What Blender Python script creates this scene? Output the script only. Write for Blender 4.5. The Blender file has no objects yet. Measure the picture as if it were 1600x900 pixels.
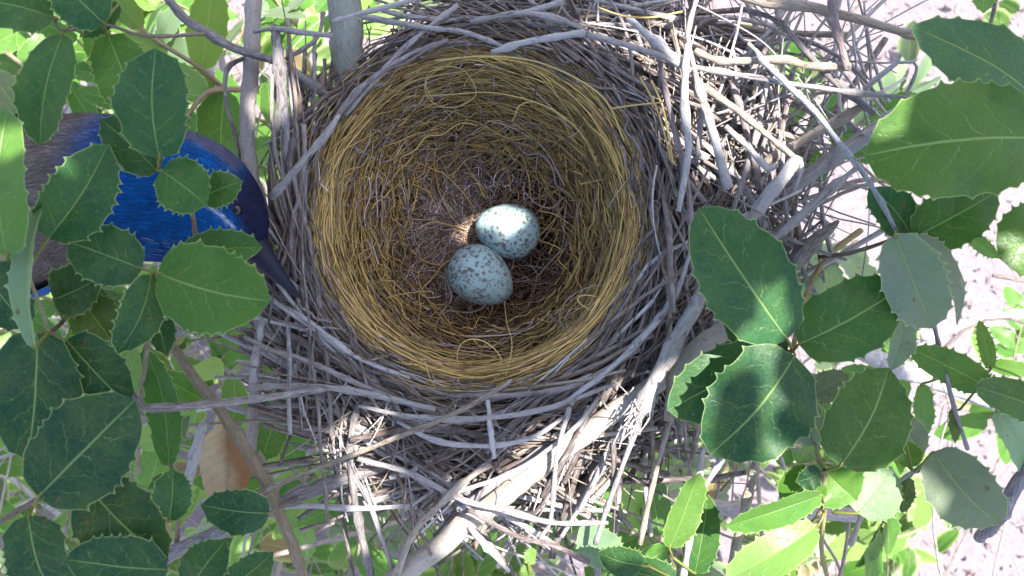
import bpy, math, random
import numpy as np
from mathutils import Vector

random.seed(7)
rng = np.random.default_rng(7)
SC = bpy.context.scene
COL = SC.collection
CM = 0.01
R = math.radians

# ------------------------------------------------------------------ camera, sky, sun, exposure
CAM_H = 33.0            # cm above the nest rim
K0 = 0.024              # cm per photograph pixel (1600 wide) at rim height
cam = bpy.data.cameras.new('camera')
camo = bpy.data.objects.new('camera', cam)
COL.objects.link(camo)
camo.location = (0, 0, CAM_H * CM)
camo.rotation_euler = (0, 0, 0)
cam.sensor_width = 36.0
cam.lens = 36.0 * CAM_H / (1600 * K0)
cam.clip_start = 0.01
cam.clip_end = 200.0
cam.dof.use_dof = True
cam.dof.focus_distance = 0.345
cam.dof.aperture_fstop = 22.0
SC.camera = camo

SUN_EL, SUN_AZ = R(64), R(38)      # azimuth measured from +X towards +Y
sun_dir = np.array([math.cos(SUN_EL) * math.cos(SUN_AZ), math.cos(SUN_EL) * math.sin(SUN_AZ), math.sin(SUN_EL)])
w = bpy.data.worlds.new('World')
SC.world = w
w.use_nodes = True
nt = w.node_tree
sky = nt.nodes.new('ShaderNodeTexSky')
sky.sky_type = 'NISHITA'
sky.sun_disc = False
sky.sun_elevation = SUN_EL
sky.sun_rotation = R(90) - SUN_AZ
sky.air_density = 0.9
sky.dust_density = 2.2
sky.ozone_density = 0.6
bg = nt.nodes['Background']
bg.inputs['Strength'].default_value = 0.13
nt.links.new(sky.outputs['Color'], bg.inputs['Color'])

sun = bpy.data.lights.new('sun', 'SUN')
sun.energy = 5.0
sun.angle = R(0.5)
sun.color = (1.0, 0.955, 0.88)
suno = bpy.data.objects.new('sun', sun)
COL.objects.link(suno)
suno.rotation_euler = Vector(-sun_dir).to_track_quat('-Z', 'Y').to_euler()

SC.view_settings.view_transform = 'Standard'
SC.view_settings.look = 'None'
SC.view_settings.gamma = 1.0
SC.view_settings.use_curve_mapping = False
SC.view_settings.exposure = 1.85
SC.cycles.use_denoising = True
SC.cycles.max_bounces = 8
SC.cycles.transparent_max_bounces = 8


# ------------------------------------------------------------------ helpers
def px(u, v, z=0.0):
    """Where the line of sight through photograph pixel (u, v) meets height z (cm)."""
    s = K0 * (CAM_H - z) / CAM_H
    return np.array([(u - 800.0) * s, (450.0 - v) * s, z])


def plen(r, z=0.0):
    return r * K0 * (CAM_H - z) / CAM_H


def unit(v):
    n = np.linalg.norm(v, axis=-1, keepdims=True)
    return v / np.maximum(n, 1e-9)


def catmull(P, n):
    P = np.asarray(P, float)
    if len(P) == 2:
        t = np.linspace(0, 1, n)[:, None]
        return P[0] * (1 - t) + P[1] * t
    Q = np.vstack([2 * P[0] - P[1], P, 2 * P[-1] - P[-2]])
    seg = len(P) - 1
    ts = np.linspace(0, seg - 1e-6, n)
    i = ts.astype(int)
    f = (ts - i)[:, None]
    a, b, c, d = Q[i], Q[i + 1], Q[i + 2], Q[i + 3]
    return 0.5 * (2 * b + (c - a) * f + (2 * a - 5 * b + 4 * c - d) * f ** 2 + (3 * b - a - 3 * c + d) * f ** 3)


class MB:
    """Collects shapes (in cm); build() links them as ONE mesh object."""

    def __init__(self):
        self.v, self.f4, self.f3, self.col, self.aux, self.edge = [], [], [], [], [], []
        self.n = 0

    def add(self, v, quads, col, aux=None, edge=None, tris=None):
        v = np.asarray(v, float)
        m = len(v)
        self.v.append(v)
        if quads is not None and len(quads):
            self.f4.append(np.asarray(quads, int) + self.n)
        if tris is not None and len(tris):
            self.f3.append(np.asarray(tris, int) + self.n)
        c = np.asarray(col, float)
        if c.ndim == 1:
            c = np.tile(c[:3], (m, 1))
        self.col.append(c[:, :3])
        self.aux.append(np.zeros((m, 3)) if aux is None else aux)
        self.edge.append(np.zeros(m) if edge is None else edge)
        self.n += m

    def build(self, name, mat, parent=None, origin=None, smooth=True):
        v = np.vstack(self.v)
        org = np.zeros(3) if origin is None else np.asarray(origin, float)
        me = bpy.data.meshes.new(name)
        f4 = np.vstack(self.f4) if self.f4 else np.zeros((0, 4), int)
        f3 = np.vstack(self.f3) if self.f3 else np.zeros((0, 3), int)
        me.vertices.add(len(v))
        me.vertices.foreach_set('co', ((v - org) * CM).astype(np.float32).ravel())
        nl = f4.size + f3.size
        me.loops.add(nl)
        me.loops.foreach_set('vertex_index', np.concatenate([f4.ravel(), f3.ravel()]).astype(np.int32))
        me.polygons.add(len(f4) + len(f3))
        st = np.concatenate([np.arange(len(f4)) * 4, f4.size + np.arange(len(f3)) * 3]).astype(np.int32)
        me.polygons.foreach_set('loop_start', st)
        me.update(calc_edges=True)
        me.validate()
        if smooth:
            me.polygons.foreach_set('use_smooth', np.ones(len(me.polygons), bool))
        c = np.hstack([np.vstack(self.col), np.ones((len(v), 1))]).astype(np.float32)
        me.attributes.new('col', 'FLOAT_COLOR', 'POINT').data.foreach_set('color', c.ravel())
        me.attributes.new('aux', 'FLOAT_VECTOR', 'POINT').data.foreach_set('vector', np.vstack(self.aux).astype(np.float32).ravel())
        me.attributes.new('edge', 'FLOAT', 'POINT').data.foreach_set('value', np.concatenate(self.edge).astype(np.float32))
        me.materials.append(mat)
        o = bpy.data.objects.new(name, me)
        COL.objects.link(o)
        if parent is not None:
            o.parent = parent
            o.location = (org - np.array(parent['_o'])) * CM
        else:
            o.location = org * CM
        return o


def tag(o, label=None, cat=None, group=None, kind=None):
    if label: o['label'] = label
    if cat: o['category'] = cat
    if group: o['group'] = group
    if kind: o['kind'] = kind
    return o


def empty(name, org, label=None, cat=None, group=None):
    o = bpy.data.objects.new(name, None)
    o.empty_display_size = 0.01
    COL.objects.link(o)
    o.location = np.asarray(org) * CM
    o['_o'] = [float(a) for a in org]
    return tag(o, label, cat, group)


def tube(mb, P, rad, col, sides=6, closed=True, rough=0.0, colvar=0.0):
    P = np.asarray(P, float)
    n = len(P)
    rad = np.broadcast_to(np.asarray(rad, float), (n,)) if np.ndim(rad) else np.full(n, float(rad))
    T = unit(np.gradient(P, axis=0))
    ref = np.array([0.13, 0.21, 0.97])
    if abs(T @ ref).max() > 0.93:
        ref = np.array([0.92, -0.35, 0.12])
        if abs(T @ ref).max() > 0.93:
            ref = np.array([-0.2, 0.95, 0.2])
    N = unit(np.cross(T, ref))
    B = np.cross(T, N)
    a = np.linspace(0, 2 * math.pi, sides, endpoint=False)
    rr = rad[:, None] * (1 + (rough * rng.standard_normal((n, sides)) if rough else 0))
    V = P[:, None] + rr[..., None] * (np.cos(a)[None, :, None] * N[:, None] + np.sin(a)[None, :, None] * B[:, None])
    L = np.concatenate([[0], np.cumsum(np.linalg.norm(np.diff(P, axis=0), axis=1))])
    off = rng.uniform(0, 90, 3)
    A = np.stack([rad[:, None] * np.cos(a)[None] + off[0], rad[:, None] * np.sin(a)[None] + off[1],
                  np.repeat(L[:, None], sides, 1) + off[2]], -1)
    i = np.arange(n - 1)[:, None] * sides
    j = np.arange(sides)[None]
    k = (j + 1) % sides
    q = np.stack([i + j, i + k, i + sides + k, i + sides + j], -1).reshape(-1, 4)
    V = V.reshape(-1, 3)
    A = A.reshape(-1, 3)
    tr = None
    if closed:
        m = len(V)
        V = np.vstack([V, P[0] - T[0] * rad[0] * 0.3, P[-1] + T[-1] * rad[-1] * 0.3])
        A = np.vstack([A, A[0], A[-1]])
        jj = np.arange(sides)
        kk = (jj + 1) % sides
        tr = np.vstack([np.stack([kk, jj, np.full(sides, m)], -1),
                        np.stack([(n - 1) * sides + jj, (n - 1) * sides + kk, np.full(sides, m + 1)], -1)])
    col = np.asarray(col, float)
    if col.ndim == 2:                      # one colour per point along the tube
        col = np.repeat(col, sides, 0)
        if closed:
            col = np.vstack([col, col[0], col[-1]])
    mb.add(V, q, col, A, None, tr)


# ------------------------------------------------------------------ materials
def new_mat(name):
    m = bpy.data.materials.new(name)
    m.use_nodes = True
    t = m.node_tree
    b = t.nodes['Principled BSDF']
    return m, t, b


def N(t, kind, **kw):
    n = t.nodes.new(kind)
    for k, v in kw.items():
        setattr(n, k, v)
    return n


def math_n(t, op, a, b=None, c=None, clamp=False):
    n = t.nodes.new('ShaderNodeMath')
    n.operation = op
    n.use_clamp = clamp
    for i, x in enumerate((a, b, c)):
        if x is None: continue
        if isinstance(x, (int, float)): n.inputs[i].default_value = x
        else: t.links.new(x, n.inputs[i])
    return n.outputs[0]


def attr(t, name, out):
    n = t.nodes.new('ShaderNodeAttribute')
    n.attribute_name = name
    return n.outputs[out]


def mix_col(t, fac, a, b, mode='MIX'):
    n = t.nodes.new('ShaderNodeMix')
    n.data_type = 'RGBA'
    n.blend_type = mode
    for sock, x in ((n.inputs['Factor'], fac), (n.inputs['A'], a), (n.inputs['B'], b)):
        if isinstance(x, (int, float)): sock.default_value = x
        elif isinstance(x, tuple): sock.default_value = (*x, 1)
        else: t.links.new(x, sock)
    return n.outputs['Result']


def noise(t, vec, scale, detail=4, rough=0.55, dist=0.0, out='Fac'):
    n = t.nodes.new('ShaderNodeTexNoise')
    n.inputs['Scale'].default_value = scale
    n.inputs['Detail'].default_value = detail
    n.inputs['Roughness'].default_value = rough
    n.inputs['Distortion'].default_value = dist
    if vec is not None: t.links.new(vec, n.inputs['Vector'])
    return n.outputs[out]


def mapr(t, x, a, b, c=0.0, d=1.0):
    n = t.nodes.new('ShaderNodeMapRange')
    t.links.new(x, n.inputs[0])
    for i, q in enumerate((a, b, c, d)): n.inputs[i + 1].default_value = q
    return n.outputs[0]


def vscale(t, vec, s):
    n = t.nodes.new('ShaderNodeVectorMath')
    n.operation = 'MULTIPLY'
    t.links.new(vec, n.inputs[0])
    n.inputs[1].default_value = s
    return n.outputs[0]


def bump(t, h, strength, dist, b):
    n = t.nodes.new('ShaderNodeBump')
    n.inputs['Strength'].default_value = strength
    n.inputs['Distance'].default_value = dist
    t.links.new(h, n.inputs['Height'])
    t.links.new(n.outputs[0], b.inputs['Normal'])
    return n.outputs[0]


def bark_mat(name, streak=0.55, spots=0.3, pale=(0.5, 0.47, 0.44), dark=(0.05, 0.035, 0.03), rough=0.85, patch=0.3):
    m, t, b = new_mat(name)
    c = attr(t, 'col', 'Color')
    a = attr(t, 'aux', 'Vector')
    n1 = noise(t, vscale(t, a, (22, 22, 2.2)), 1.0, 6, 0.7)
    n2 = noise(t, vscale(t, a, (6, 6, 1.5)), 1.0, 5, 0.7, 0.8)
    n3 = noise(t, vscale(t, a, (9, 9, 9)), 1.0, 3, 0.5)
    x = mix_col(t, mapr(t, n1, 0.38, 0.7, 0, streak), c, mix_col(t, 0.6, c, pale))
    x = mix_col(t, mapr(t, n1, 0.46, 0.28, 0, streak), x, mix_col(t, 0.6, c, dark))
    x = mix_col(t, mapr(t, n2, 0.54, 0.66, 0, patch), x, pale)
    x = mix_col(t, mapr(t, n2, 0.44, 0.34, 0, patch * 1.1), x, dark)
    x = mix_col(t, mapr(t, n3, 0.62, 0.74, 0, spots), x, dark)
    t.links.new(x, b.inputs['Base Color'])
    b.inputs['Roughness'].default_value = rough
    b.inputs['Specular IOR Level'].default_value = 0.25
    hb = math_n(t, 'ADD', n1, math_n(t, 'MULTIPLY', n2, 0.8))
    bump(t, hb, 1.0, 0.0012, b)
    return m


M_BARK = bark_mat('weathered_twig_bark', 0.85, 0.55, (0.50, 0.47, 0.46), (0.05, 0.034, 0.03), 0.85, 0.62)
M_SMOOTH = bark_mat('smooth_branch_bark', 0.45, 0.6, (0.5, 0.46, 0.40), (0.09, 0.07, 0.055), 0.85, 0.35)


def fibre_mat():
    m, t, b = new_mat('plant_fibre')
    c = attr(t, 'col', 'Color')
    a = attr(t, 'aux', 'Vector')
    n1 = noise(t, vscale(t, a, (20, 20, 1.0)), 1.0, 3)
    x = mix_col(t, mapr(t, n1, 0.3, 0.7, 0, 0.5), c, mix_col(t, 0.5, c, (0.10, 0.06, 0.03)))
    t.links.new(x, b.inputs['Base Color'])
    b.inputs['Roughness'].default_value = 0.6
    b.inputs['Specular IOR Level'].default_value = 0.25
    return m


M_FIBRE = fibre_mat()


def leaf_mat(name='oak_leaf', trans=0.28, gloss=0.38):
    """aux = (s across -1..1, t along 0..1, random); edge = 1 on the margin."""
    m, t, b = new_mat(name)
    c = attr(t, 'col', 'Color')
    a = attr(t, 'aux', 'Vector')
    e = attr(t, 'edge', 'Fac')
    sep = t.nodes.new('ShaderNodeSeparateXYZ')
    t.links.new(a, sep.inputs[0])
    s, tt, rd = sep.outputs
    geo = t.nodes.new('ShaderNodeTexCoord').outputs['Object']
    wob = math_n(t, 'SUBTRACT', noise(t, a, 5.0, 2), 0.5)
    wob2 = math_n(t, 'SUBTRACT', noise(t, geo, 90.0, 2), 0.5)
    sa = math_n(t, 'ABSOLUTE', math_n(t, 'ADD', s, math_n(t, 'MULTIPLY', wob2, 0.03)))
    mid = mapr(t, sa, 0.035, 0.008, 0, 1)
    side = math_n(t, 'SIGN', s)
    # secondary veins leave the midrib and sweep towards the tip
    curve = math_n(t, 'MULTIPLY', math_n(t, 'POWER', sa, 0.8), 0.28)
    q = math_n(t, 'SUBTRACT', tt, curve)
    q = math_n(t, 'ADD', q, math_n(t, 'MULTIPLY', wob, 0.16))
    q = math_n(t, 'ADD', q, math_n(t, 'MULTIPLY', side, 0.045))
    q = math_n(t, 'ADD', q, math_n(t, 'MULTIPLY', rd, 0.1))
    fr = math_n(t, 'FRACT', math_n(t, 'MULTIPLY', q, 5.2))
    d = math_n(t, 'ABSOLUTE', math_n(t, 'SUBTRACT', fr, 0.5))
    sec = math_n(t, 'MULTIPLY', mapr(t, d, 0.045, 0.008, 0, 1), mapr(t, sa, 0.92, 0.3, 0.05, 0.8))
    sec = math_n(t, 'MULTIPLY', sec, mapr(t, noise(t, geo, 160.0, 2), 0.35, 0.6, 0.15, 1))
    # fine net of tertiary veins
    vo = t.nodes.new('ShaderNodeTexVoronoi')
    vo.feature = 'DISTANCE_TO_EDGE'
    vo.inputs['Scale'].default_value = 420.0
    t.links.new(geo, vo.inputs['Vector'])
    net = math_n(t, 'MULTIPLY', mapr(t, vo.outputs['Distance'], 0.09, 0.0, 0, 1), 0.10)
    vein = math_n(t, 'MAXIMUM', math_n(t, 'MAXIMUM', mid, math_n(t, 'MULTIPLY', sec, 0.75)), net)
    blot = noise(t, geo, 110.0, 4, 0.6)
    fine = noise(t, geo, 900.0, 2, 0.5)
    base = mix_col(t, mapr(t, blot, 0.35, 0.7, 0, 0.55), c, mix_col(t, 0.5, c, (0.09, 0.17, 0.02)))
    base = mix_col(t, mapr(t, blot, 0.5, 0.3, 0, 0.5), base, mix_col(t, 0.45, c, (0.01, 0.05, 0.02)))
    base = mix_col(t, mapr(t, fine, 0.68, 0.74, 0, 0.45), base, (0.20, 0.22, 0.06))
    base = mix_col(t, mapr(t, noise(t, geo, 260.0, 2, 0.5), 0.71, 0.75, 0, 0.8), base, (0.12, 0.075, 0.03))
    veinc = mix_col(t, 0.62, base, (0.30, 0.42, 0.14))
    x = mix_col(t, math_n(t, 'MULTIPLY', vein, 0.9), base, veinc)
    x = mix_col(t, mapr(t, e, 0.25, 0.95, 0, 0.85), x, mix_col(t, 0.35, (0.42, 0.50, 0.20), base))
    t.links.new(x, b.inputs['Base Color'])
    b.inputs['Roughness'].default_value = gloss
    t.links.new(mapr(t, blot, 0.3, 0.7, gloss - 0.06, gloss + 0.14), b.inputs['Roughness'])
    b.inputs['Specular IOR Level'].default_value = 0.3
    h = math_n(t, 'ADD', math_n(t, 'MULTIPLY', math_n(t, 'MAXIMUM', mid, sec), -1.0), math_n(t, 'MULTIPLY', blot, 1.4))
    h = math_n(t, 'ADD', h, math_n(t, 'MULTIPLY', fine, 0.25))
    bump(t, h, 0.5, 0.0006, b)
    tr = t.nodes.new('ShaderNodeBsdfTranslucent')
    t.links.new(mix_col(t, 0.5, x, mix_col(t, 1.0, x, (1.6, 1.9, 0.6), 'MULTIPLY')), tr.inputs['Color'])
    ms = t.nodes.new('ShaderNodeMixShader')
    ms.inputs[0].default_value = trans
    t.links.new(b.outputs[0], ms.inputs[1])
    t.links.new(tr.outputs[0], ms.inputs[2])
    t.links.new(ms.outputs[0], t.nodes['Material Output'].inputs['Surface'])
    return m


M_LEAF = leaf_mat()
M_LEAF_DULL = leaf_mat('dusty_oak_leaf', 0.2, 0.6)


def simple_col_mat(name, rough=0.7, spec=0.3, nscale=200, amt=0.4, bstr=0.4):
    m, t, b = new_mat(name)
    c = attr(t, 'col', 'Color')
    g = t.nodes.new('ShaderNodeTexCoord').outputs['Object']
    n = noise(t, g, nscale, 5, 0.6)
    x = mix_col(t, mapr(t, n, 0.3, 0.7, 0, amt), c, mix_col(t, 0.55, c, (0.03, 0.02, 0.015)))
    t.links.new(x, b.inputs['Base Color'])
    b.inputs['Roughness'].default_value = rough
    b.inputs['Specular IOR Level'].default_value = spec
    bump(t, n, bstr, 0.001, b)
    return m


M_DRY = simple_col_mat('dry_leaf', 0.8, 0.2, 160, 0.3)
M_SHELL = simple_col_mat('lining_gap_shade', 0.95, 0.05, 260, 0.8, 0.8)  # for the dark bowl added behind the lining to block light
M_BIRD = simple_col_mat('plumage', 0.8, 0.1, 500, 0.22, 0.25)
M_BILL = simple_col_mat('bill_horn', 0.55, 0.25, 300, 0.25, 0.1)
M_EYE = simple_col_mat('eye', 0.12, 0.5, 50, 0.0, 0.0)


def egg_mat(name, seed, blotch):
    m, t, b = new_mat(name)
    g = t.nodes.new('ShaderNodeTexCoord').outputs['Object']
    ad = t.nodes.new('ShaderNodeVectorMath')
    ad.operation = 'ADD'
    t.links.new(g, ad.inputs[0])
    ad.inputs[1].default_value = (seed, seed * 0.7, -seed)
    p = ad.outputs[0]
    tone = noise(t, p, 90, 3)
    sx = t.nodes.new('ShaderNodeSeparateXYZ')
    t.links.new(g, sx.inputs[0])
    dens = mapr(t, sx.outputs[0], 0.013, -0.010, 0.75, 1.15)
    x = mix_col(t, tone, (0.30, 0.435, 0.45), (0.40, 0.515, 0.515))

    def specks(scale, rad, col, amt, keep):
        nonlocal x
        nv = t.nodes.new('ShaderNodeTexNoise')
        nv.inputs['Scale'].default_value = scale * 1.6
        nv.inputs['Detail'].default_value = 3
        t.links.new(p, nv.inputs['Vector'])
        wv = t.nodes.new('ShaderNodeVectorMath')
        wv.operation = 'MULTIPLY_ADD'
        t.links.new(nv.outputs['Color'], wv.inputs[0])
        wv.inputs[1].default_value = (1.1 / scale,) * 3
        t.links.new(p, wv.inputs[2])
        vo = t.nodes.new('ShaderNodeTexVoronoi')
        vo.inputs['Scale'].default_value = scale
        t.links.new(wv.outputs[0], vo.inputs['Vector'])
        sp = t.nodes.new('ShaderNodeSeparateColor')
        t.links.new(vo.outputs['Color'], sp.inputs[0])
        k = mapr(t, sp.outputs[0], keep, keep + 0.02, 0, 1)
        lim = math_n(t, 'MULTIPLY', sp.outputs[1], rad)
        dd = math_n(t, 'SUBTRACT', vo.outputs['Distance'], lim)
        f = math_n(t, 'MULTIPLY', math_n(t, 'MULTIPLY', mapr(t, dd, 0.12, -0.10, 0, amt), k), dens)
        x = mix_col(t, f, x, col)

    specks(300, 0.52, (0.22, 0.19, 0.19), 0.6, 0.2)
    specks(470, 0.56, (0.10, 0.08, 0.06), 0.75, 0.35)
    specks(700, 0.6, (0.11, 0.10, 0.078), 0.75, 0.2)
    if blotch:
        specks(110, 0.62, (0.19, 0.12, 0.105), 0.85, 0.55)
    t.links.new(x, b.inputs['Base Color'])
    b.inputs['Roughness'].default_value = 0.55
    b.inputs['Specular IOR Level'].default_value = 0.22
    bump(t, noise(t, p, 900, 3), 0.12, 0.0004, b)
    return m


def ground_mat():
    m, t, b = new_mat('dry_ground')
    g = t.nodes.new('ShaderNodeTexCoord').outputs['Object']
    n1 = noise(t, g, 6, 6, 0.6)
    n2 = noise(t, g, 60, 6, 0.65)
    n3 = noise(t, g, 190, 3, 0.6)
    x = mix_col(t, n1, (0.165, 0.138, 0.152), (0.225, 0.19, 0.207))
    x = mix_col(t, mapr(t, n2, 0.54, 0.72, 0, 0.55), x, (0.13, 0.10, 0.105))
    x = mix_col(t, mapr(t, n3, 0.55, 0.68, 0, 0.5), x, (0.11, 0.085, 0.085))
    x = mix_col(t, mapr(t, n3, 0.42, 0.3, 0, 0.5), x, (0.28, 0.24, 0.26))
    t.links.new(x, b.inputs['Base Color'])
    b.inputs['Roughness'].default_value = 0.95
    b.inputs['Specular IOR Level'].default_value = 0.1
    bump(t, n2, 0.8, 0.01, b)
    return m


# ------------------------------------------------------------------ setting: ground
GZ = -115.0
mb = MB()
mb.add(np.array([[-6000, -6000, GZ], [6000, -6000, GZ], [6000, 6000, GZ], [-6000, 6000, GZ]]), [[0, 1, 2, 3]], (0.5, 0.45, 0.43))
tag(mb.build('ground', ground_mat()), kind='structure')

# leaf litter and chips lying on it
mb = MB()
for i in range(3600):
    x, y = rng.uniform(-85, 95), rng.uniform(-58, 60)
    L, W = rng.uniform(0.3, 1.9), rng.uniform(0.1, 0.6)
    a = rng.uniform(0, 6.28)
    d = np.array([math.cos(a), math.sin(a), rng.uniform(-.2, .2)])
    n = np.array([-d[1], d[0], rng.uniform(-.4, .4)])
    c = np.array([x, y, GZ + rng.uniform(0.3, 1.3)])
    u = np.linspace(-1, 1, 5)
    hw = np.sqrt(np.maximum(0.02, 1 - u ** 2)) * W / 2
    V = np.vstack([c + d * (u * L / 2)[:, None] + n * hw[:, None], c + d * (u * L / 2)[:, None] - n * hw[:, None]])
    V[:, 2] += 0.3 * np.cos(np.tile(u, 2) * 2) * W * 0.4
    q = [[k, k + 1, k + 6, k + 5] for k in range(4)]
    tone = random.choice([(0.21, 0.175, 0.19), (0.16, 0.13, 0.135), (0.11, 0.08, 0.075), (0.30, 0.265, 0.28), (0.23, 0.19, 0.205)])
    mb.add(V, q, np.array(tone) * rng.uniform(0.8, 1.15))
tag(mb.build('leaf_litter', M_DRY), kind='stuff')


# ------------------------------------------------------------------ oak leaves
LEAF_COL = {
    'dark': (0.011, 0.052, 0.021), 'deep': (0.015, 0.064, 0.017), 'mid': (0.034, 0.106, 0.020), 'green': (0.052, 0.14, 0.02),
    'bright': (0.080, 0.185, 0.032), 'young': (0.145, 0.25, 0.055), 'grey': (0.14, 0.185, 0.125), 'pale': (0.18, 0.27, 0.16),
    'blue': (0.020, 0.084, 0.032), 'olive': (0.06, 0.10, 0.025),
}


def leaf(mb, P0, P1, width, col, roll=0.0, fold=0.15, bend=0.08, rows=46, teeth=7, shape=0.0, spine=0.09, wave=0.04,
         side_bend=0.0, curl=0.0, up=None, blunt=0.55):
    """One oak leaf from its base P0 to its tip P1 (cm)."""
    P0, P1 = np.asarray(P0, float), np.asarray(P1, float)
    ax = P1 - P0
    L = np.linalg.norm(ax)
    T = ax / L
    U = np.array([0, 0, 1.0]) if up is None else np.asarray(up, float)
    S = unit(np.cross(T, U))
    Nn = np.cross(S, T)
    S, Nn = S * math.cos(roll) + Nn * math.sin(roll), Nn * math.cos(roll) - S * math.sin(roll)
    t = np.linspace(0, 1, rows)
    pk = 0.47 + shape
    # half width: broad rounded oval, slightly pointed tip
    a = np.where(t < pk, t / pk, (1 - t) / (1 - pk))
    hw = np.sqrt(np.maximum(0, 1 - (1 - a) ** 2.25))
    hw = np.where(t > pk, hw * (blunt + (1 - blunt) * a ** 0.3), hw ** 0.85)
    hw = np.maximum(hw, 0.012) * width / 2
    sgn_cols = np.array([-1, -.93, -.72, -.45, -.2, -.05, 0, .05, .2, .45, .72, .93, 1]) if rows > 20 else np.array([-1, -.5, 0, .5, 1])
    nc = len(sgn_cols)
    eband = min(0.055, width * 0.05)
    S2 = np.zeros((rows, nc))
    E = np.zeros((rows, nc))
    for sd, ci, cin in ((-1, 0, 1), (1, nc - 1, nc - 2)):
        ph = rng.uniform(0, 1)
        per = t * teeth + ph + 0.42 * np.sin(t * 9 + ph * 6) + 0.15 * np.sin(t * 23 + ph * 11)
        fr = per % 1.0
        saw = np.where(fr < 0.72, fr / 0.72, (1 - fr) / 0.28)
        tooth = (saw ** 1.6 - 0.4) * 0.036 * width * np.minimum(1, hw / (0.25 * width))
        edge_w = hw + tooth * (1 if rows > 20 else 0.8)
        tipi = np.zeros(rows, bool)
        if rows > 20:
            for k in range(2, rows - 1):
                if saw[k] >= saw[k - 1] and saw[k] > saw[k + 1] and hw[k] > 0.15 * width:
                    tipi[k] = True
        S2[:, ci] = sd * (edge_w + tipi * spine * rng.uniform(0.6, 1.3, rows))
        if rows > 20:
            S2[:, cin] = sd * np.maximum(edge_w - eband, edge_w * 0.6)
        E[:, ci] = 1.0
    for c in range(nc):
        if c in (0, nc - 1) or (rows > 20 and c in (1, nc - 2)): continue
        S2[:, c] = sgn_cols[c] * hw * 0.96
    if rows > 20:       # the tip ends in a spine
        S2[-1] *= 0.15
    sb = side_bend * L * np.sin(t * math.pi)
    nb = bend * L * np.sin(t * math.pi) + curl * L * np.maximum(0, t - 0.55) ** 2
    tl = t.copy()
    tl[-1] += spine / L
    rel = S2 / (width / 2)
    w1, w2, p1, p2 = rng.uniform(3, 6), rng.uniform(4, 8), rng.uniform(0, 6), rng.uniform(0, 6)
    zoff = fold * np.abs(S2) * np.sign(1) + wave * width * (rel ** 2) * np.where(rel > 0, np.sin(t * w1 * 2 + p1)[:, None], np.sin(t * w2 * 2 + p2)[:, None])
    V = P0 + T * (tl * L)[:, None, None] + S * (S2 + sb[:, None])[..., None] + Nn * (zoff + nb[:, None])[..., None]
    aux = np.stack([np.clip(rel / np.maximum(hw / (width / 2), 0.05)[:, None], -1.2, 1.2), np.repeat(t[:, None], nc, 1),
                    np.full((rows, nc), rng.uniform(0, 9))], -1)
    i = np.arange(rows - 1)[:, None] * nc
    j = np.arange(nc - 1)[None]
    q = np.stack([i + j, i + j + 1, i + nc + j + 1, i + nc + j], -1).reshape(-1, 4)
    mb.add(V.reshape(-1, 3), q, col, aux.reshape(-1, 3), E.ravel())


def oak_sprig(label, node, stems, leaves, cat='oak sprig', group=None, stem_col=(0.16, 0.11, 0.07), name='oak_sprig'):
    """node = (u, v, z) px; stems = list of [(u,v,z,r_px)...]; leaves = dicts/tuples of hero leaves."""
    org = px(*node)
    root = empty(name, org, label, cat, group)
    for st in stems:
        P = np.array([px(u, v, z) for u, v, z, r in st])
        rr = np.array([plen(r, z) for u, v, z, r in st])
        n = max(8, 6 * len(st))
        Q = catmull(P, n)
        r = np.interp(np.linspace(0, 1, n), np.linspace(0, 1, len(st)), rr) * (1 + 0.08 * rng.standard_normal(n))
        m = MB()
        tube(m, Q, r, stem_col, 8, rough=0.04)
        m.build('stem', M_SMOOTH, root, P[0])
    for lf in leaves:
        u0, v0, u1, v1, wpx, z, tone = lf[:7]
        kw = dict(lf[7]) if len(lf) > 7 else {}
        dz = kw.pop('dz', rng.uniform(-0.5, 0.5))
        nd = kw.pop('node', node)
        dull = kw.pop('dull', False)
        z0, z1 = z - dz / 2, z + dz / 2
        P0, P1 = px(u0, v0, z0), px(u1, v1, z1)
        roll = kw.get('roll', rng.uniform(-0.22, 0.22))
        kw['roll'] = roll
        W = plen(wpx, z) / max(0.45, math.cos(roll))
        kw.setdefault('bend', rng.uniform(0.02, 0.10))
        kw.setdefault('fold', rng.uniform(-0.02, 0.26))
        kw.setdefault('curl', rng.choice([0, 0, rng.uniform(-.5, .5)]))
        kw.setdefault('wave', rng.uniform(0.03, 0.075))
        kw.setdefault('shape', rng.uniform(-0.05, 0.04))
        kw.setdefault('side_bend', rng.uniform(-0.04, 0.04))
        kw.setdefault('blunt', rng.uniform(0.6, 0.9))
        kw.setdefault('teeth', int(rng.integers(5, 9)))
        col = np.array(LEAF_COL[tone]) * rng.uniform(0.88, 1.12) * np.array([rng.uniform(.9, 1.12), 1, rng.uniform(.9, 1.12)])
        m = MB()
        leaf(m, P0, P1, W, col, **kw)
        # petiole
        if nd is not None:
            A = px(*nd)
            if np.linalg.norm(A - P0) > 0.05:
                mid = (A + P0) / 2 + np.array([0, 0, 0.06])
                Q = catmull([A, mid, P0, P0 + (P1 - P0) * 0.05], 10)
                tube(m, Q, np.linspace(0.055, 0.04, 10), (0.20, 0.20, 0.05), 6)
        m.build('leaf', M_LEAF_DULL if dull else M_LEAF, root, P0)
    return root


BR = (0.17, 0.11, 0.06)
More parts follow.
